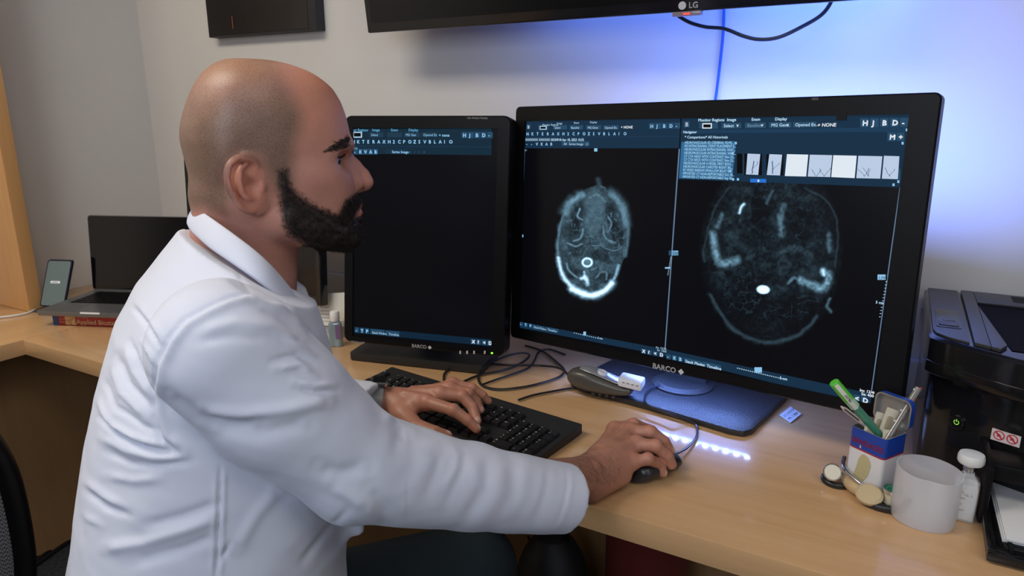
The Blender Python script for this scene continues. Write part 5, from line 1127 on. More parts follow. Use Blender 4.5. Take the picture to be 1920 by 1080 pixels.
# mirrored photo coordinates of every head vertex, for colour regions
mir = hVl.copy(); mir[:, 1] = np.abs(mir[:, 1]); hpx, hpy, _ = proj(h2w(mir))
def sdpoly(px, py, pts):    # signed: >0 inside, in photo pixels
    d = seg_dist(px, py, list(pts)+[pts[0]]); return np.where(inpoly(px, py, pts), d, -d)
sm = lambda x, a, b_: np.clip((x-a)/(b_-a), 0, 1)**2*(3-2*np.clip((x-a)/(b_-a), 0, 1))
SKIN = np.array([.50, .235, .175]); RED = np.array([.72, .30, .175]); STUB = np.array([.230, .150, .100]); LIP = np.array([.48, .17, .14])
buzz = [(505, 60), (518, 125), (530, 160), (545, 188), (560, 215), (556, 245), (548, 268), (545, 300), (545, 340), (520, 352), (505, 320), (490, 290), (455, 285), (428, 300), (420, 330), (430, 372), (420, 395), (380, 385), (300, 400), (290, 60)]
stub = sm(sdpoly(hpx, hpy, buzz), -26, 16)
beardp = [(519, 318), (541, 315), (545, 336), (552, 353), (580, 376), (611, 392), (632, 401), (640, 390), (644, 380), (652, 370), (664, 363), (679, 361), (720, 361), (720, 480), (600, 480), (560, 452), (540, 441), (529, 422), (524, 391), (521, 352)]
bsd = sdpoly(hpx, hpy, beardp)
lipd = np.minimum(seg_dist(hVl[:, 1], hVl[:, 2], [(-.024, hl(654, 398)[2]), (-.010, hl(670, 391)[2]), (.010, hl(670, 391)[2]), (.024, hl(654, 398)[2])]), 1)
frontm = hVl[:, 0] > hl(640, 390)[0]
lipm = np.where(frontm, sm(-lipd, -.0085, -.0058), 0)*sm(-np.abs(hVl[:, 1]), -.025, -.020)
n1 = vnoise(hVl[:, 0]*1000+hVl[:, 1]*600, hVl[:, 2]*1000, 22, 3); n2 = vnoise(hVl[:, 0]*1000+hVl[:, 1]*900, hVl[:, 2]*1000+hVl[:, 1]*500, 3.2, 8, 2)
col = np.tile(SKIN, (len(hVl), 1))
redm_ = sm(hpx, 520, 590)*sm(-hpy, -330, -150)
col += (RED-SKIN)*(redm_*.75)[:, None]
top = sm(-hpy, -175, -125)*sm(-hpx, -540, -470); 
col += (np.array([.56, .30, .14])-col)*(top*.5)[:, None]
eard = sdpoly(hpx, hpy, [(447, 292), (475, 298), (495, 320), (498, 390), (472, 401), (448, 390), (424, 340), (430, 304)])
em = sm(eard, -3, 4)*(np.abs(hVl[:, 1]) > .066); col += (np.array([.60, .25, .17])-col)*(em*.8)[:, None]
stub = stub*(1-em*.9)
fade = .40+.60*sm(hpy, 115, 245)
col += (STUB*((.82+.36*n1)*(1-.22*sm(hpy, 215, 330)))[:, None]-col)*(stub*fade*.85)[:, None]
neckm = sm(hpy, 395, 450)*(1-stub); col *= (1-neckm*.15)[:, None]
nosem = np.exp(-((hpx-690)/16)**2-((hpy-338)/18)**2); col += (np.array([.60, .26, .19])-col)*(nosem*.6)[:, None]
col += (LIP-col)*(lipm*.85)[:, None]
col *= (.94+.12*n1)[:, None]
bm_ = sm(bsd+(n2-.5)*9, -7, 9)*(1-lipm); col += (np.array([.05, .032, .024])-col)*(bm_*.88)[:, None]
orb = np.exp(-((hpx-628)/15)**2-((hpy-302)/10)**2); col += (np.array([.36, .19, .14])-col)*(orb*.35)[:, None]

# ---------------------------------------------------------------- hands (world space)
S_R = atD(388, 628, .66); E_R = atD(664, 868, .726); W_R = atD(1052, 925, .915)
wr = atZ(1104, 884, .783)
def hand_right():
    P = dict(W=atZ(1102, 892, .779), Fo=atD(985, 912, .872), I0=atZ(1152, 806, .797), M0=atZ(1182, 809, .799), R0=atZ(1193, 833, .795), K0=atZ(1184, 866, .781),
             K1=atZ(1215, 861, .787), K2=atZ(1237, 870, .770), K3=atZ(1243, 886, .757), R1=atZ(1230, 837, .799), R2=atZ(1252, 855, .783), R3=atZ(1259, 871, .768),
             M1=atZ(1220, 811, .802), M2=atZ(1245, 828, .788), M3=atZ(1255, 844, .775), I1=atZ(1188, 797, .800), I2=atZ(1216, 806, .787), I3=atZ(1232, 818, .775),
             T0=atZ(1125, 850, .768), T1=atZ(1150, 825, .762), T2=atZ(1180, 822, .762))
    lo = np.min(list(P.values()), 0)-.045; hi = np.max(list(P.values()), 0)+.03
    H = Field(lo, hi, .00125); W = P['W']; F_ = P['Fo']
    H.cone(F_, W, .031, .0285, .01); H.cone(atZ(1108, 914, .764), atZ(1166, 893, .764), .021, .014, .014); c = (P['I0']+P['K0'])/2
    H.cone(W, W*.4+c*.6, .0265, .026, .012)
    for k, r0, r1 in (('I0', .019, .0125), ('M0', .019, .0125), ('R0', .019, .012), ('K0', .018, .0115)): H.cone(W+(P[k]-W)*.15+[0, 0, -.003], P[k]+[0, 0, -.002], r0, r1, .014)
    for k, r, nm in (('I', .0098, 3), ('M', .0100, 3), ('R', .0096, 3), ('K', .0086, 3)):
        H.chain([P[k+'0'], P[k+'1']], [r*1.22, r*1.02], .006); H.chain([P[k+'1'], P[k+'2'], P[k+'3']], [r*1.06, r*.94, r*.84], .0022)
        H.ell(P[k+'1']+[0, 0, .001], (r*1.12,)*3, k=.003)
    for k in 'IMRK': H.ell(P[k+'0']+[0, 0, .0015], (.0118, .0118, .0105), k=.006)
    H.chain([W+[-.01, .02, -.008], P['T0'], P['T1'], P['T2']], [.018, .0145, .0115, .0095], .008)
    # tendons on the back of the hand, wrist bone
    for k in 'IMRK': H.cone(W+(P[k+'0']-W)*.35+[0, 0, .019], P[k+'0']+[0, 0, .0085], .0022, .0030, .010)
    H.ell(W+np.array([.012, -.010, .020]), (.010, .010, .008), k=.008)
    return H, P
def hand_left():
    P = dict(W=atZ(737, 753, .797), Fo=atZ(660, 748, .805), C=atZ(754, 775, .788), T1=atZ(780, 799, .784), T2=atZ(815, 811, .781), T3=atZ(838, 817, .774),
             I0=atZ(800, 754, .811), I1=atZ(850, 769, .808), I2=atZ(877, 788, .793), I3=atZ(893, 803, .780), M0=atZ(826, 739, .816), M1=atZ(867, 743, .813), M2=atZ(886, 764, .797), M3=atZ(894, 789, .781),
             R0=atZ(844, 729, .816), R1=atZ(878, 738, .809), R2=atZ(893, 753, .793), R3=atZ(900, 768, .780), K0=atZ(848, 720, .811), K1=atZ(885, 728, .804), K2=atZ(905, 741, .790), K3=atZ(915, 752, .778))
    lo = np.min(list(P.values()), 0)-.04; hi = np.max(list(P.values()), 0)+.03
    H = Field(lo, hi, .00125); W = P['W']
    H.cone(P['Fo'], W, .029, .0255, .01)
    for k, r0, r1 in (('I0', .019, .013), ('M0', .019, .0125), ('R0', .018, .012), ('K0', .017, .0115)): H.cone(W+(P[k]-W)*.12+[0, 0, -.004], P[k]+[0, 0, -.003], r0, r1, .014)
    for k, r in (('I', .0100), ('M', .0102), ('R', .0097), ('K', .0086)):
        H.chain([P[k+'0'], P[k+'1']], [r*1.2, r*1.02], .006); H.chain([P[k+'1'], P[k+'2'], P[k+'3']], [r*1.05, r*.93, r*.82], .0022); H.ell(P[k+'1'], (r*1.10,)*3, k=.003)
    for k in 'IMRK': H.ell(P[k+'0']+[0, 0, .0015], (.0118, .0118, .0105), k=.006)
    H.chain([W*.6+P['C']*.4, P['C'], P['T1']], [.019, .0185, .0135], .010); H.chain([P['T1'], P['T2'], P['T3']], [.0130, .0112, .0092], .003)
    H.cone(P['C'], P['I0']*.7+W*.3, .012, .010, .012)
    for k in 'IMR': H.cone(W+(P[k+'0']-W)*.35+[0, 0, .018], P[k+'0']+[0, 0, .0085], .0020, .0028, .010)
    return H, P
HR, PR = hand_right(); rV, rQ = HR.mesh(); del HR
HLf, PL = hand_left(); lV, lQ = HLf.mesh(); del HLf
rV = relax(rV, rQ, 1, .4); lV = relax(lV, lQ, 1, .4)
def handcol(V, P, seed):
    n = vnoise(V[:, 0]*1000+V[:, 2]*400, V[:, 1]*1000, 9, seed); n2 = vnoise(V[:, 0]*1000, V[:, 1]*1000+V[:, 2]*700, 2.5, seed+1, 2)
    c = np.tile(np.array([.42, .195, .130]), (len(V), 1))*(.90+.16*n+.06*n2)[:, None]
    kn = np.zeros(len(V))
    for k in 'IMRK':
        for j in '12': kn = np.maximum(kn, np.exp(-(np.linalg.norm(V-P[k+j]-np.array([0, 0, .007]), axis=1)/.008)**2))
        kn = np.maximum(kn, .7*np.exp(-(np.linalg.norm(V-P[k+'0']-np.array([0, 0, .008]), axis=1)/.010)**2))
        kn = np.maximum(kn, .8*np.exp(-(np.linalg.norm(V-P[k+'3'], axis=1)/.011)**2))
    c += (np.array([.54, .22, .155])-c)*(kn*.7)[:, None]; return c
rc, lc_ = handcol(rV, PR, 4), handcol(lV, PL, 6)
# nails: lighter patches pressed onto the finger ends
def nail(V, c, P, k, a='2', b_='3', r=.0052):
    d = unit(P[k+b_]-P[k+a]); up = unit(np.array([0, 0, 1.])-d*d[2]); ctr = P[k+b_]+up*.0072+d*.002
    q = V-ctr; m = sm(-np.hypot(q@d/1.25, q@np.cross(d, up)), -r, -r*.8)*((q@up) > -.004); c += (np.array([.66, .42, .34])-c)*(m*.8)[:, None]
for k in 'IMRK': nail(rV, rc, PR, k); nail(lV, lc_, PL, k)
nail(lV, lc_, PL, 'T', '2', '3', .0062)

# ---------------------------------------------------------------- trunk, arms, legs
ft = unit([math.sin(math.radians(35)), math.cos(math.radians(35)), 0]); st_v = np.array([ft[1], -ft[0], 0.])
NB = np.array([-.655, .515, 1.12])            # base of the neck
SR = atD(428, 664, .645); SLt = NB-st_v*.155+np.array([0, 0, -.065])
W_L = PL['Fo']; E_L = np.array([-.905, .80, .83]); 
E_L = W_L+unit(np.array([-.62, -.55, .10]))*.21
HIP = np.array([-.685, .485, .56])
hipR, hipL = HIP+st_v*.09, HIP-st_v*.09
kneeR, kneeL = hipR+ft*.36+st_v*.0+np.array([0, 0, -.02]), hipL+ft*.38-st_v*.03+np.array([0, 0, -.02])
ankR, ankL = np.array([kneeR[0], kneeR[1]+.02, .10]), np.array([kneeL[0], kneeL[1]-.03, .10])
BF = Field(np.array([-1.25, .1, .0]), np.array([-.15, 1.25, 1.16]), .006)
BF.cone(NB+[0, 0, -.12], HIP+[0, 0, .1], .07, .10, .03)
for g in (-1, 1): BF.cone(NB+st_v*.09*g+[0, 0, -.12], HIP+st_v*.05*g+[0, 0, .1], .075, .085, .05)
BF.cone(NB+[0, 0, -.04], NB+st_v*.13+[0, 0, -.08], .03, .04, .03); BF.cone(NB+[0, 0, -.04], NB-st_v*.13+[0, 0, -.08], .03, .04, .03)
HRp = PR['Fo']
BF.chain([SR+ft*.0+[0, 0, -.01], E_R, W_R*.2+E_R*.8, HRp], [.052, .042, .040, .030], .02); BF.chain([SLt, E_L, W_L], [.042, .038, .029], .02)
BF.ell(HIP, (.16, .14, .12), [st_v, ft, (0, 0, 1)], .03)
for a_, b_, c_ in ((hipR, kneeR, ankR), (hipL, kneeL, ankL)): BF.chain([a_, b_, c_], [.078, .055, .038], .02)
BF.cone(HC+np.array([-.03, -.04, -.12]), NB+[0, 0, -.05], .040, .045, .02)
bV, bQ = BF.mesh(); del BF
bcol = np.tile(SKIN, (len(bV), 1))

skin = mat('skin', (.5, .26, .18), .43, spec=.42, sss=.12); nt = skin.node_tree; pb = nt.nodes['Principled BSDF']
vc = nt.nodes.new('ShaderNodeVertexColor'); vc.layer_name = 'skin'
tc = nt.nodes['Texture Coordinate']
na = nt.nodes.new('ShaderNodeTexNoise'); na.inputs['Scale'].default_value = 900; na.inputs['Detail'].default_value = 2; nt.links.new(tc.outputs['Object'], na.inputs['Vector'])
mr = nt.nodes.new('ShaderNodeMapRange'); mr.inputs[1].default_value = .35; mr.inputs[2].default_value = .62; mr.inputs[3].default_value = .91; mr.inputs[4].default_value = 1.04; nt.links.new(na.outputs['Fac'], mr.inputs[0])
nb2 = nt.nodes.new('ShaderNodeTexNoise'); nb2.inputs['Scale'].default_value = 1300; nb2.inputs['Detail'].default_value = 1; nt.links.new(tc.outputs['Object'], nb2.inputs['Vector'])
mr2 = nt.nodes.new('ShaderNodeMapRange'); mr2.inputs[1].default_value = .50; mr2.inputs[2].default_value = .60; mr2.inputs[3].default_value = 0; mr2.inputs[4].default_value = .42; nt.links.new(nb2.outputs['Fac'], mr2.inputs[0])
mu = nt.nodes.new('ShaderNodeMath'); mu.operation = 'MULTIPLY'; nt.links.new(mr2.outputs[0], mu.inputs[0]); nt.links.new(vc.outputs['Alpha'], mu.inputs[1])
su_ = nt.nodes.new('ShaderNodeMath'); su_.operation = 'SUBTRACT'; nt.links.new(mr.outputs[0], su_.inputs[0]); nt.links.new(mu.outputs[0], su_.inputs[1])
vm = nt.nodes.new('ShaderNodeVectorMath'); vm.operation = 'SCALE'; nt.links.new(vc.outputs[0], vm.inputs[0]); nt.links.new(su_.outputs[0], vm.inputs['Scale']); nt.links.new(vm.outputs[0], pb.inputs['Base Color'])
bp = nt.nodes.new('ShaderNodeBump'); bp.inputs['Strength'].default_value = .12; bp.inputs['Distance'].default_value = .0006; nt.links.new(na.outputs['Fac'], bp.inputs['Height']); nt.links.new(bp.outputs[0], pb.inputs['Normal'])
hW = h2w(hVl); PO = np.array([-.76, .45, 0.0])
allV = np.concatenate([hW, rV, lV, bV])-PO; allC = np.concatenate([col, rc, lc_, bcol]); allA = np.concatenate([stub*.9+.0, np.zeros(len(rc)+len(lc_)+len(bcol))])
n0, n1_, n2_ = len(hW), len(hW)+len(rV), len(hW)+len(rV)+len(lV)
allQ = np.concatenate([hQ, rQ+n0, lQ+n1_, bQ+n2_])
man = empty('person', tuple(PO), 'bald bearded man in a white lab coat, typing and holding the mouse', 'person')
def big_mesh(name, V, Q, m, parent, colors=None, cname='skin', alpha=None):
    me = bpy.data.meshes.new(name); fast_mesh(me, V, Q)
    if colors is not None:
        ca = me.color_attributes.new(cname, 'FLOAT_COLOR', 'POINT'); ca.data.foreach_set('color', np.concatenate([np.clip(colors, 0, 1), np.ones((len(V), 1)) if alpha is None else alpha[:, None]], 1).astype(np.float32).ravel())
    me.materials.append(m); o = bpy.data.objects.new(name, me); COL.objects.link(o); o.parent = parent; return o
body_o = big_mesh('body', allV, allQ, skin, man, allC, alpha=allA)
# eyes
eyem = mat('eye_white', (.70, .66, .62), .12, coat=1); iris = mat('dark_iris', (.03, .018, .012), .1, coat=1)
gz = unit([.93, -.04, -.02])
for g in (1, -1):
    b = MB(); gd = unit([.86, .42, -.10]); a1 = unit(np.cross(gd, (0, 0, 1.))); a2 = np.cross(a1, gd); ce = np.array(m_(EYE, g))
    EX = lambda p: h2w((ce+a1*p[0]+a2*p[1]+gd*p[2])[None])[0]-PO
    pr_e = [(ER*math.sin(t), -ER*math.cos(t)) for t in np.linspace(.01, math.pi-.5, 18)]
    b.mi = 0; b.lathe(pr_e, n=28, X=EX, c1=False); b.mi = 1; b.lathe([(ER*math.sin(t), ER*math.cos(t)) for t in (.5, .4, .25, .1, .01)], n=28, X=EX, c0=False); b.build('eye', [eyem, iris], man, angle=60)

# ---------------------------------------------------------------- beard and brows: shell plus strands
def strands(V, N, dens_idx, n, ln, w, flow, m, name, jitter=.35, parent=None, seed=1, lift=.35):
    r = np.random.default_rng(seed); i = r.choice(dens_idx, n); p = V[i]+r.normal(0, .0006, (n, 3)); nn = N[i]
    fl = flow(p, nn); fl = fl-(fl*nn).sum(1, keepdims=True)*nn*.8; fl /= np.linalg.norm(fl, axis=1, keepdims=True)+1e-9
    d = fl+nn*lift+r.normal(0, jitter, (n, 3)); d /= np.linalg.norm(d, axis=1, keepdims=True)
    L_ = (ln(i) if callable(ln) else ln)*r.uniform(.6, 1.15, n); L_ = L_[:, None]
    sd = np.cross(d, r.normal(0, 1, (n, 3))); sd /= np.linalg.norm(sd, axis=1, keepdims=True)+1e-9; s2 = np.cross(d, sd)
    d2 = d+fl*.35+np.array([0, 0, -.15]); d2 /= np.linalg.norm(d2, axis=1, keepdims=True)
    a = p-nn*.0005; mdd = a+d*L_*.55; tip = mdd+d2*L_*.5
    V_ = np.stack([a+sd*w, a-sd*w*.5+s2*w*.87, a-sd*w*.5-s2*w*.87, mdd+sd*w*.8, mdd-sd*w*.4+s2*w*.7, mdd-sd*w*.4-s2*w*.7, tip], 1).reshape(-1, 3)
    b_ = (np.arange(n)*7)[:, None]
    T = np.concatenate([b_+np.array(t)[None] for t in ((0, 1, 4), (0, 4, 3), (1, 2, 5), (1, 5, 4), (2, 0, 3), (2, 3, 5), (3, 4, 6), (4, 5, 6), (5, 3, 6))])
    return big_mesh(name, V_-PO, T, m, parent)
hNw = hN[:, 0:1]*fh+hN[:, 1:2]*sh_+hN[:, 2:3]*np.array([0, 0, 1.])
beardm = mat('beard_hair', (.022, .014, .011), .42, spec=.45, noise=(160, .6))
inner = (bsd > 7) & (lipm < .3)
nb = vnoise(hVl[:, 0]*1000+hVl[:, 1]*500, hVl[:, 2]*1000, 5, 12)
chin = sm(hpx, 560, 660)
th = np.clip(bsd*.00025, 0, 1)*1.0; th = np.minimum(np.maximum(bsd-7, 0)*.00022, .0014+.0040*chin)*sm(-lipm, -.4, 0)
th = th*(.55+.9*nb)
lip_gap = sm(lipd, .0075, .012)*frontm+(~frontm)*1.0; th = th*np.clip(lip_gap, 0, 1)
vin = inner; fm = vin[hQ].all(1); used = np.unique(hQ[fm]); rem = np.full(len(hVl), -1); rem[used] = np.arange(len(used))
shV = (hW+hNw*(th-.0002)[:, None])[used]
beard = big_mesh('beard', shV-PO, rem[hQ[fm]], beardm, man)
flow_b = lambda p, n: np.tile(fh*.35+np.array([0, 0, -1.0]), (len(p), 1))
cand = np.where((bsd > -4) & (lipm < .15) & ((lipd > .0095) | ~frontm))[0]
wgt = sm(bsd[cand], -5, 9); r = np.random.default_rng(5); cand = cand[r.random(len(cand)) < .06+.94*wgt]
bs_src = hW+hNw*(th*.8)[:, None]
strands(bs_src, hNw, cand, 26000, lambda i: .0030+.0045*chin[i], .00015, flow_b, beardm, 'beard_strands', .38, beard, 3, .30)
browm = mat('brow_hair', (.018, .012, .010), .5)
browd = sdpoly(hpx, hpy, [(594, 296), (606, 285), (622, 273.5), (636, 264), (656, 258), (658, 274), (648, 279), (632, 283), (616, 288), (603, 294)])
cb = np.where((browd > -1) & (np.abs(hVl[:, 1]) > .006) & (hVl[:, 0] > .02))[0]
wb = sm(browd[cb], -1, 4)*(.22+.78*sm(hpx[cb], 605, 642)); cb = cb[r.random(len(cb)) < wb]
if len(cb): strands(hW, hNw, cb, 3400, .0062, .00016, lambda p, n: np.tile(-fh*.8+np.array([0, 0, .10]), (len(p), 1)), browm, 'eyebrows', .15, man, 4, .22)
# lashes
b = MB()
for g in (1, -1):
    for t in np.linspace(-.3, 1.15, 30):
        p = np.array(m_(EYE+(ER+.0012)*np.array([math.cos(t)*.97, math.sin(t), .23]), g)); d = np.array([math.cos(t)*.8, math.sin(t)*.8*g, .25])
        q = h2w(np.array([p, p+d*.004+np.array([0, 0, .001]), p+d*.0065+np.array([0, 0, .003])]))-PO; b.tube(q, [.0003, .0002, .00005], 4, 0)
b.build('eyelashes', browm, man)
# arm and hand hair
rN = vnormals(rV, rQ); cpx, cpy, _ = proj(rV); ch_ = np.where((rN[:, 2] > .1) & (sdpoly(cpx, cpy, [(1060, 870), (1100, 835), (1135, 830), (1165, 850), (1160, 900), (1120, 925), (1065, 930)]) > 0))[0]
ax_h = unit(PR['R0']-PR['W']); strands(rV, rN, ch_, 1500, .0075, .00007, lambda p, n: np.tile(ax_h*.5+np.array([.55, -.55, -.35]), (len(p), 1)), browm, 'hand_hair', .22, body_o, 6, .05)

# ---------------------------------------------------------------- the lab coat
CF = Field(np.array([-1.14, .20, .60]), np.array([-.24, 1.04, 1.225]), .0027)
TR = np.array([(.55, -.01, .155, .168, .172), (.75, -.02, .155, .167, .172), (.85, -.01, .147, .159, .170), (.95, .0, .125, .152, .170), (1.02, .010, .100, .145, .172), (1.07, .015, .080, .136, .172), (1.11, .018, .062, .117, .155), (1.14, .022, .055, .097, .118), (1.165, .026, .052, .080, .088), (1.185, .028, .050, .068, .070), (1.24, .03, .050, .060, .062)])
def trunk(x, y, z):
    sh = z.shape; zf = z.ravel(); of, af, ab, w = (np.interp(zf, TR[:, 0], TR[:, i]).reshape(sh) for i in (1, 2, 3, 4))
    k = np.clip((1.12-z)/.5, 0, 1.1); dx = x-(NB[0]-.03*k); dy = y-(NB[1]-.03*k)
    u = dx*ft[0]+dy*ft[1]-of; v = dx*st_v[0]+dy*st_v[1]; a = np.where(u > 0, af, ab)
    rho = ((np.abs(u)/a)**2.2+(np.abs(v)/w)**2.2)**(1/2.2)+1e-5; R = np.sqrt(u*u+v*v)
    return (R-R/rho)*.95
CF.add(trunk, (-.98, .2, .6), (-.33, .84, 1.20), 0)
Wc = atD(1058, 933, .895); dsl = unit(Wc-E_R)
SC_ = atD(418, 655, .650)
CF.chain([SC_+np.array([0, 0, .0]), SC_*.62+E_R*.38+[0, 0, -.004], E_R+[0, 0, -.002], E_R*.5+Wc*.5+[0, 0, -.006], Wc+dsl*.05], [.067, .066, .058, .049, .044], .010)
WcL = atZ(718, 735, .802); dL = unit(PL['W']-WcL); SL_ = NB-st_v*.155+np.array([0, 0, -.055])
CF.chain([SL_, E_L, WcL+dL*.06], [.074, .060, .037], .030)
# hanging front panel edge
CF.cone(atD(645, 930, .83), atD(674, 992, .83), .016, .005, .03)
def halfspace(c, d):
    return lambda x, y, z: -((x-c[0])*d[0]+(y-c[1])*d[1]+(z-c[2])*d[2])
dcut = unit(dsl+np.array([.0, .0, -.10])); CF.add(halfspace(Wc, dcut), Wc+dsl*.05-.085, Wc+dsl*.05+.085, 0, -1)
CF.cone(Wc-dsl*.05, Wc+dsl*.08, .036, .0405, .003, -1)
dcl = unit(RT*.8-.53*(np.array([0, 0, .6])+.8*np.array([FW[0], FW[1], 0]))); CF.add(halfspace(WcL+RT*.014, dcl), WcL+dL*.04-.08, WcL+dL*.04+.08, 0, -1)
CF.cone(WcL-dL*.04, WcL+dL*.07, .0300, .0320, .003, -1)
# neck opening with a V at the front
pn_ = unit(np.array([0, 0, 1.])+ft*.62); CF.add(halfspace(NB+np.array([0, 0, .020]), pn_), NB+[-.16, -.16, -.10], NB+[.16, .16, .12], 0, -1)
CF.cone(NB+ft*.02+[0, 0, .06], NB+ft*.11+[0, 0, -.10], .045, .014, .01, -1)
cV, cQ = CF.mesh(); del CF
cV = relax(cV, cQ, 2, .5)
cN = vnormals(cV, cQ); cpx, cpy, cdp = proj(cV); vd = cV-CAM; vd /= np.linalg.norm(vd, axis=1, keepdims=True)
face = sm(-(cN*vd).sum(1), -.05, .35)
K = lambda L_: [(120+x/1.542, 380+y/1.542) for x, y in L_]
K2 = lambda L_: [(560+x/2.595, 760+y/2.595) for x, y in L_]
folds = [  # polyline, width (px), height (mm), + ridge / - valley
 (K([(535, 265), (480, 275), (420, 300), (350, 340), (300, 395), (268, 460), (258, 540), (265, 620), (285, 680), (335, 722)]), 4.5, -2.6),
 (K([(545, 275), (485, 288), (428, 313), (362, 352), (315, 405), (284, 465), (275, 540), (282, 615), (302, 672), (348, 712)]), 9, 2.8),
 (K([(500, 190), (512, 225), (540, 262)]), 3, -1.5), (K([(545, 262), (600, 285), (655, 320), (695, 365)]), 7, 3.0), (K([(560, 300), (620, 330), (680, 385)]), 8, -1.8),
 (K([(200, 300), (240, 350), (270, 415)]), 4, -3.2), (K([(215, 290), (255, 345), (285, 400)]), 6, 1.8),
 (K([(225, 400), (250, 440), (268, 480)]), 4, 2.4), (K([(190, 400), (215, 470), (255, 530)]), 5, -3.0), (K([(175, 420), (200, 490), (255, 560)]), 6, 2.4),
 (K([(150, 440), (180, 520), (250, 590)]), 6, -3.0), (K([(135, 470), (165, 550), (240, 620)]), 7, 2.4), (K([(110, 500), (150, 590), (230, 645), (275, 660)]), 6, -2.4),
 (K([(95, 560), (140, 640), (200, 675), (290, 700)]), 7, 3.2), (K([(105, 620), (160, 672), (230, 705), (320, 722)]), 5, -4.0), (K([(110, 680), (180, 715), (260, 735), (350, 735)]), 8, 2.5),
 (K([(120, 720), (190, 752), (280, 758), (370, 745)]), 7, -2.2), (K([(120, 790), (200, 805), (280, 795)]), 9, 2.0), (K([(65, 830), (120, 880), (190, 905)]), 7, -2.6), (K([(60, 800), (110, 845), (170, 880)]), 8, 2.2),
 (K([(55, 900), (110, 935)]), 7, 1.8), (K([(440, 910), (350, 945), (230, 985), (120, 1000)]), 12, 3.0), (K([(440, 870), (340, 905), (240, 930)]), 9, -2.2), (K([(440, 965), (340, 1005), (200, 1040)]), 12, -2.6),
 (K([(452, 765), (450, 860), (445, 960), (440, 1080)]), 3.2, -3.2), (K([(463, 765), (462, 860), (458, 960), (454, 1080)]), 4.5, 1.8), (K([(440, 790), (437, 880), (433, 980), (428, 1080)]), 5, 1.4),
 (K([(820, 890), (760, 950), (690, 1040)]), 8, -2.0), (K([(830, 950), (770, 1040)]), 8, 2.0), (K([(620, 830), (560, 900), (500, 1000)]), 14, 2.0), (K([(480, 985), (450, 1040)]), 5, -3.0),
 (K([(300, 560), (380, 622), (470, 645), (560, 640)]), 14, -3.4), (K([(400, 605), (520, 612), (640, 598), (760, 572)]), 13, 3.4), (K([(430, 660), (560, 672), (700, 640)]), 16, -2.4),
 (K([(670, 535), (720, 548), (790, 545)]), 4.5, -3.4), (K([(665, 515), (720, 530), (780, 528)]), 6, 2.4), (K([(610, 480), (680, 470), (725, 500)]), 7, 2.6), (K([(600, 455), (670, 440), (722, 465)]), 5, -2.6), (K([(640, 400), (700, 425), (725, 440)]), 5, 2.0),
 (K([(400, 370), (500, 345), (600, 360), (680, 400)]), 12, 1.8), (K([(390, 400), (480, 385), (590, 395)]), 10, -1.6),
 (K2([(400, 10), (430, 60), (480, 90)]), 8, 2.6), (K2([(480, 95), (500, 150), (560, 175), (640, 170)]), 6, -3.2), (K2([(440, 60), (470, 130), (480, 250)]), 8, -2.2), (K2([(520, 70), (560, 130), (590, 165)]), 7, 2.6),
 (K2([(690, 215), (670, 320), (608, 468)]), 8, -3.4), (K2([(730, 180), (775, 240), (770, 300), (700, 420)]), 7, 3.6), (K2([(800, 225), (790, 330), (700, 520)]), 7, -2.6), (K2([(650, 230), (600, 330), (520, 440)]), 11, 2.4),
 (K2([(860, 235), (860, 380), (760, 540)]), 9, 2.6), (K2([(920, 245), (910, 400), (800, 560)]), 8, -2.6), (K2([(990, 255), (975, 430), (850, 590)]), 9, 2.4), (K2([(1050, 262), (1030, 440), (930, 600)]), 8, -2.2), (K2([(1110, 265), (1090, 440), (980, 600)]), 9, 2.0),
 (K2([(1215, 290), (1205, 400), (1150, 560)]), 6, -2.0), (K2([(1240, 285), (1260, 300), (1275, 360)]), 5, -1.5), (K2([(1190, 280), (1180, 420), (1080, 590)]), 8, 1.8), (K2([(1325, 300), (1332, 380), (1310, 480), (1275, 570), (1240, 600)]), 4, 1.6), (K2([(1308, 300), (1312, 390), (1290, 480), (1250, 570)]), 3.2, -1.6),
 (K2([(160, 390), (260, 450), (330, 500)]), 14, 3.0), (K2([(100, 300), (200, 330), (330, 300)]), 16, -2.6), (K2([(350, 400), (420, 500), (440, 560)]), 14, -2.2), (K2([(500, 450), (560, 520), (600, 600)]), 12, 2.0)]
disp = np.zeros(len(cV))
for pts, w, h in folds:
    if pts[0][0] > 715: w, h = w*1.3, h*.62
    else: w, h = w*.9, h*1.2
    d = seg_dist(cpx, cpy, pts); t0 = np.minimum(np.hypot(cpx-pts[0][0], cpy-pts[0][1]), np.hypot(cpx-pts[-1][0], cpy-pts[-1][1]))
    disp += h*1e-3*np.exp(-(d/w)**2)*(.35+.65*sm(t0, 0, 22))
disp *= face*np.where(cpx > 760, .5, 1.0)
lown = vnoise(cV[:, 0]*1000+cV[:, 1]*500, cV[:, 2]*1000, 60, 21, 2)-.5
low2 = vnoise(cV[:, 0]*700-cV[:, 1]*900, cV[:, 2]*1000+cV[:, 0]*400, 26, 23, 2)-.5
disp += lown*.005+low2*.0016
cV = cV+cN*disp[:, None]; cV = relax(cV, cQ, 1, .3)
coatm = mat('white_coat_cloth', (.63, .66, .76), .75, sheen=.15, bump=(1500, .12))
b_sub = coatm.node_tree.nodes['Principled BSDF']
coat = big_mesh('lab_coat', cV-PO, cQ, coatm, man)
def mirr(p): return p-2*((p-NB)@st_v)*st_v
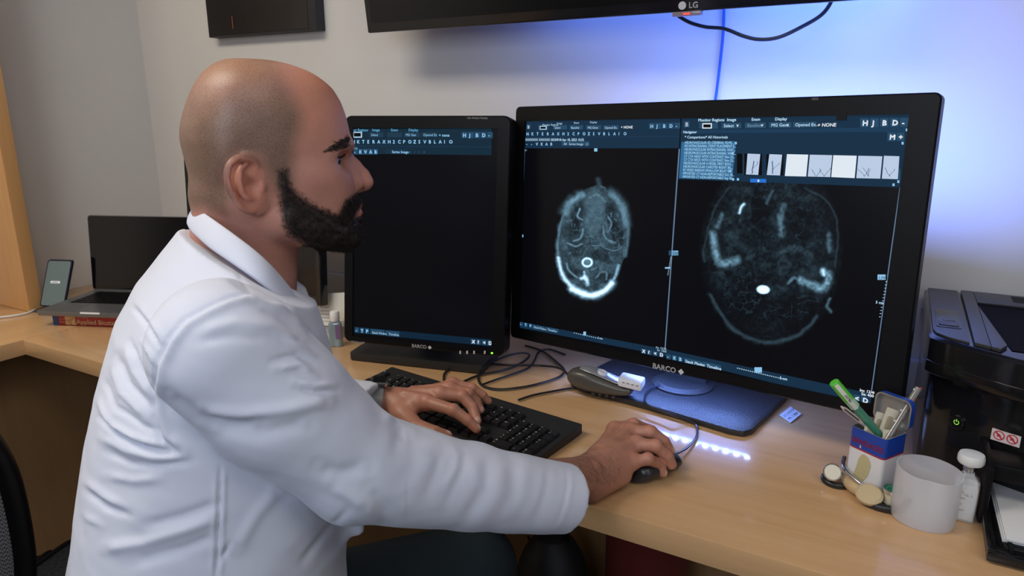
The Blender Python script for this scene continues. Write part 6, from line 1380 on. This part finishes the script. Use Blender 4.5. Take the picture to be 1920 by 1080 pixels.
# standing collar
topn = [onP(365, 389, NB, st_v)]+[atD(*a) for a in [(373, 391, .757), (400, 409, .728), (440, 438, .713), (480, 469, .711), (512, 500, .720), (541, 535, .748), (556, 560, .772)]]
lown_ = [onP(358, 424, NB, st_v)]+[atD(*a) for a in [(364, 434, .752), (392, 462, .716), (435, 492, .700), (475, 520, .696), (510, 548, .706), (545, 585, .732), (566, 612, .760)]]
tt = catmull(topn, 6); ll = catmull(lown_, 6)
def ordered(n_): 
    return [mirr(p) for p in n_[::-1][:-1]]+n_
tt, ll = ordered(tt), ordered(ll)
R = []
for p, q in zip(tt, ll):
    o_ = unit((p-NB)*np.array([1, 1, 0]))
    R.append([p-o_*.001, p*.98+q*.02+o_*.0022, p*.7+q*.3+o_*.0050, p*.35+q*.65+o_*.0060, q+o_*.0045, q+np.array([0, 0, -.004])-o_*.003, p*.5+q*.5+o_*.001])
b = MB(); b.rings(R); b.v = [tuple(np.array(p)-PO) for p in b.v]; b.build('collar', coatm, coat, sub=1, angle=80)
# trousers
trm = mat('dark_teal_trousers', (.016, .028, .032), .85, bump=(400, .3))
PFd = Field(np.array([-1.1, .25, .02]), np.array([-.1, 1.2, .74]), .006)
PFd.ell(HIP, (.175, .155, .125), [st_v, ft, (0, 0, 1)], .03)
for a_, b_, c_ in ((hipR, kneeR, ankR), (hipL, kneeL, ankL)): PFd.chain([a_, b_, c_], [.095, .074, .058], .02)
tV, tQ = PFd.mesh(); del PFd
big_mesh('trousers', tV-PO, tQ, trm, man)
for ak in (ankR, ankL):
    b = MB(); R = []
    for t, w, h in ((-.09, .02, .03), (-.08, .034, .07), (-.02, .038, .085), (.05, .044, .06), (.12, .046, .045), (.17, .036, .035), (.19, .015, .02)):
        R.append([ak*[1, 1, 0]+ft*t+st_v*w*math.cos(a)+np.array([0, 0, .001+h*max(0, .5+.5*math.sin(a))])-PO for a in np.arange(20)*math.pi/10])
    b.rings(R); b.build('shoe', M['black'], man, sub=1)
# wrist watch on the left wrist
wdir = unit(PL['W']-PL['Fo']); wc = PL['W']-wdir*.026; wu = unit(np.array([0, 0, 1.])-wdir*wdir[2]); ws = np.cross(wdir, wu)
watch = empty('wrist_watch', tuple(wc), 'grey and steel watch on the left wrist at the coat cuff', 'watch')
b = MB(); R = []
for a in np.arange(40)*2*math.pi/40:
    c, s_ = math.cos(a), math.sin(a); R.append([ws*c*r_+wu*s_*r_*.93+wdir*x for x, r_ in ((-.009, .0315), (-.009, .0350), (.009, .0350), (.009, .0315))])
R.append(R[0]); b.rings(R, False, False); b.build('band', mat('grey_band', (.15, .16, .17), .35), watch)
b = MB(); b.prism(rrect(-.014, -.016, .014, .016, .005), .0330, .040, lambda p: wdir*p[0]+ws*p[1]+wu*p[2]); b.build('case', M['silver'], watch, bev=.0015)
b = MB(); b.prism(rrect(-.011, -.013, .011, .013, .004), .0401, .0405, lambda p: wdir*p[0]+ws*p[1]+wu*p[2]); b.build('face', M['blackg'], watch, smooth=False)
# clip-on microphone on the lapel
mp = atD(634, 690, .80); lm = empty('clip_microphone', tuple(mp), 'tiny black clip-on microphone at the front edge of the coat', 'microphone')
b = MB(); b.lathe([(.0001, -.006), (.004, -.005), (.005, 0), (.004, .005), (.0001, .006)], n=16); b.build('capsule', M['blackm'], lm)
b = MB(); q = atD(644, 712, .80)-mp; b.tube([(0, 0, 0), q*.5+RT*.002, q], [.0025, .003, .002], 8, 4); b.build('clip', M['black'], lm)
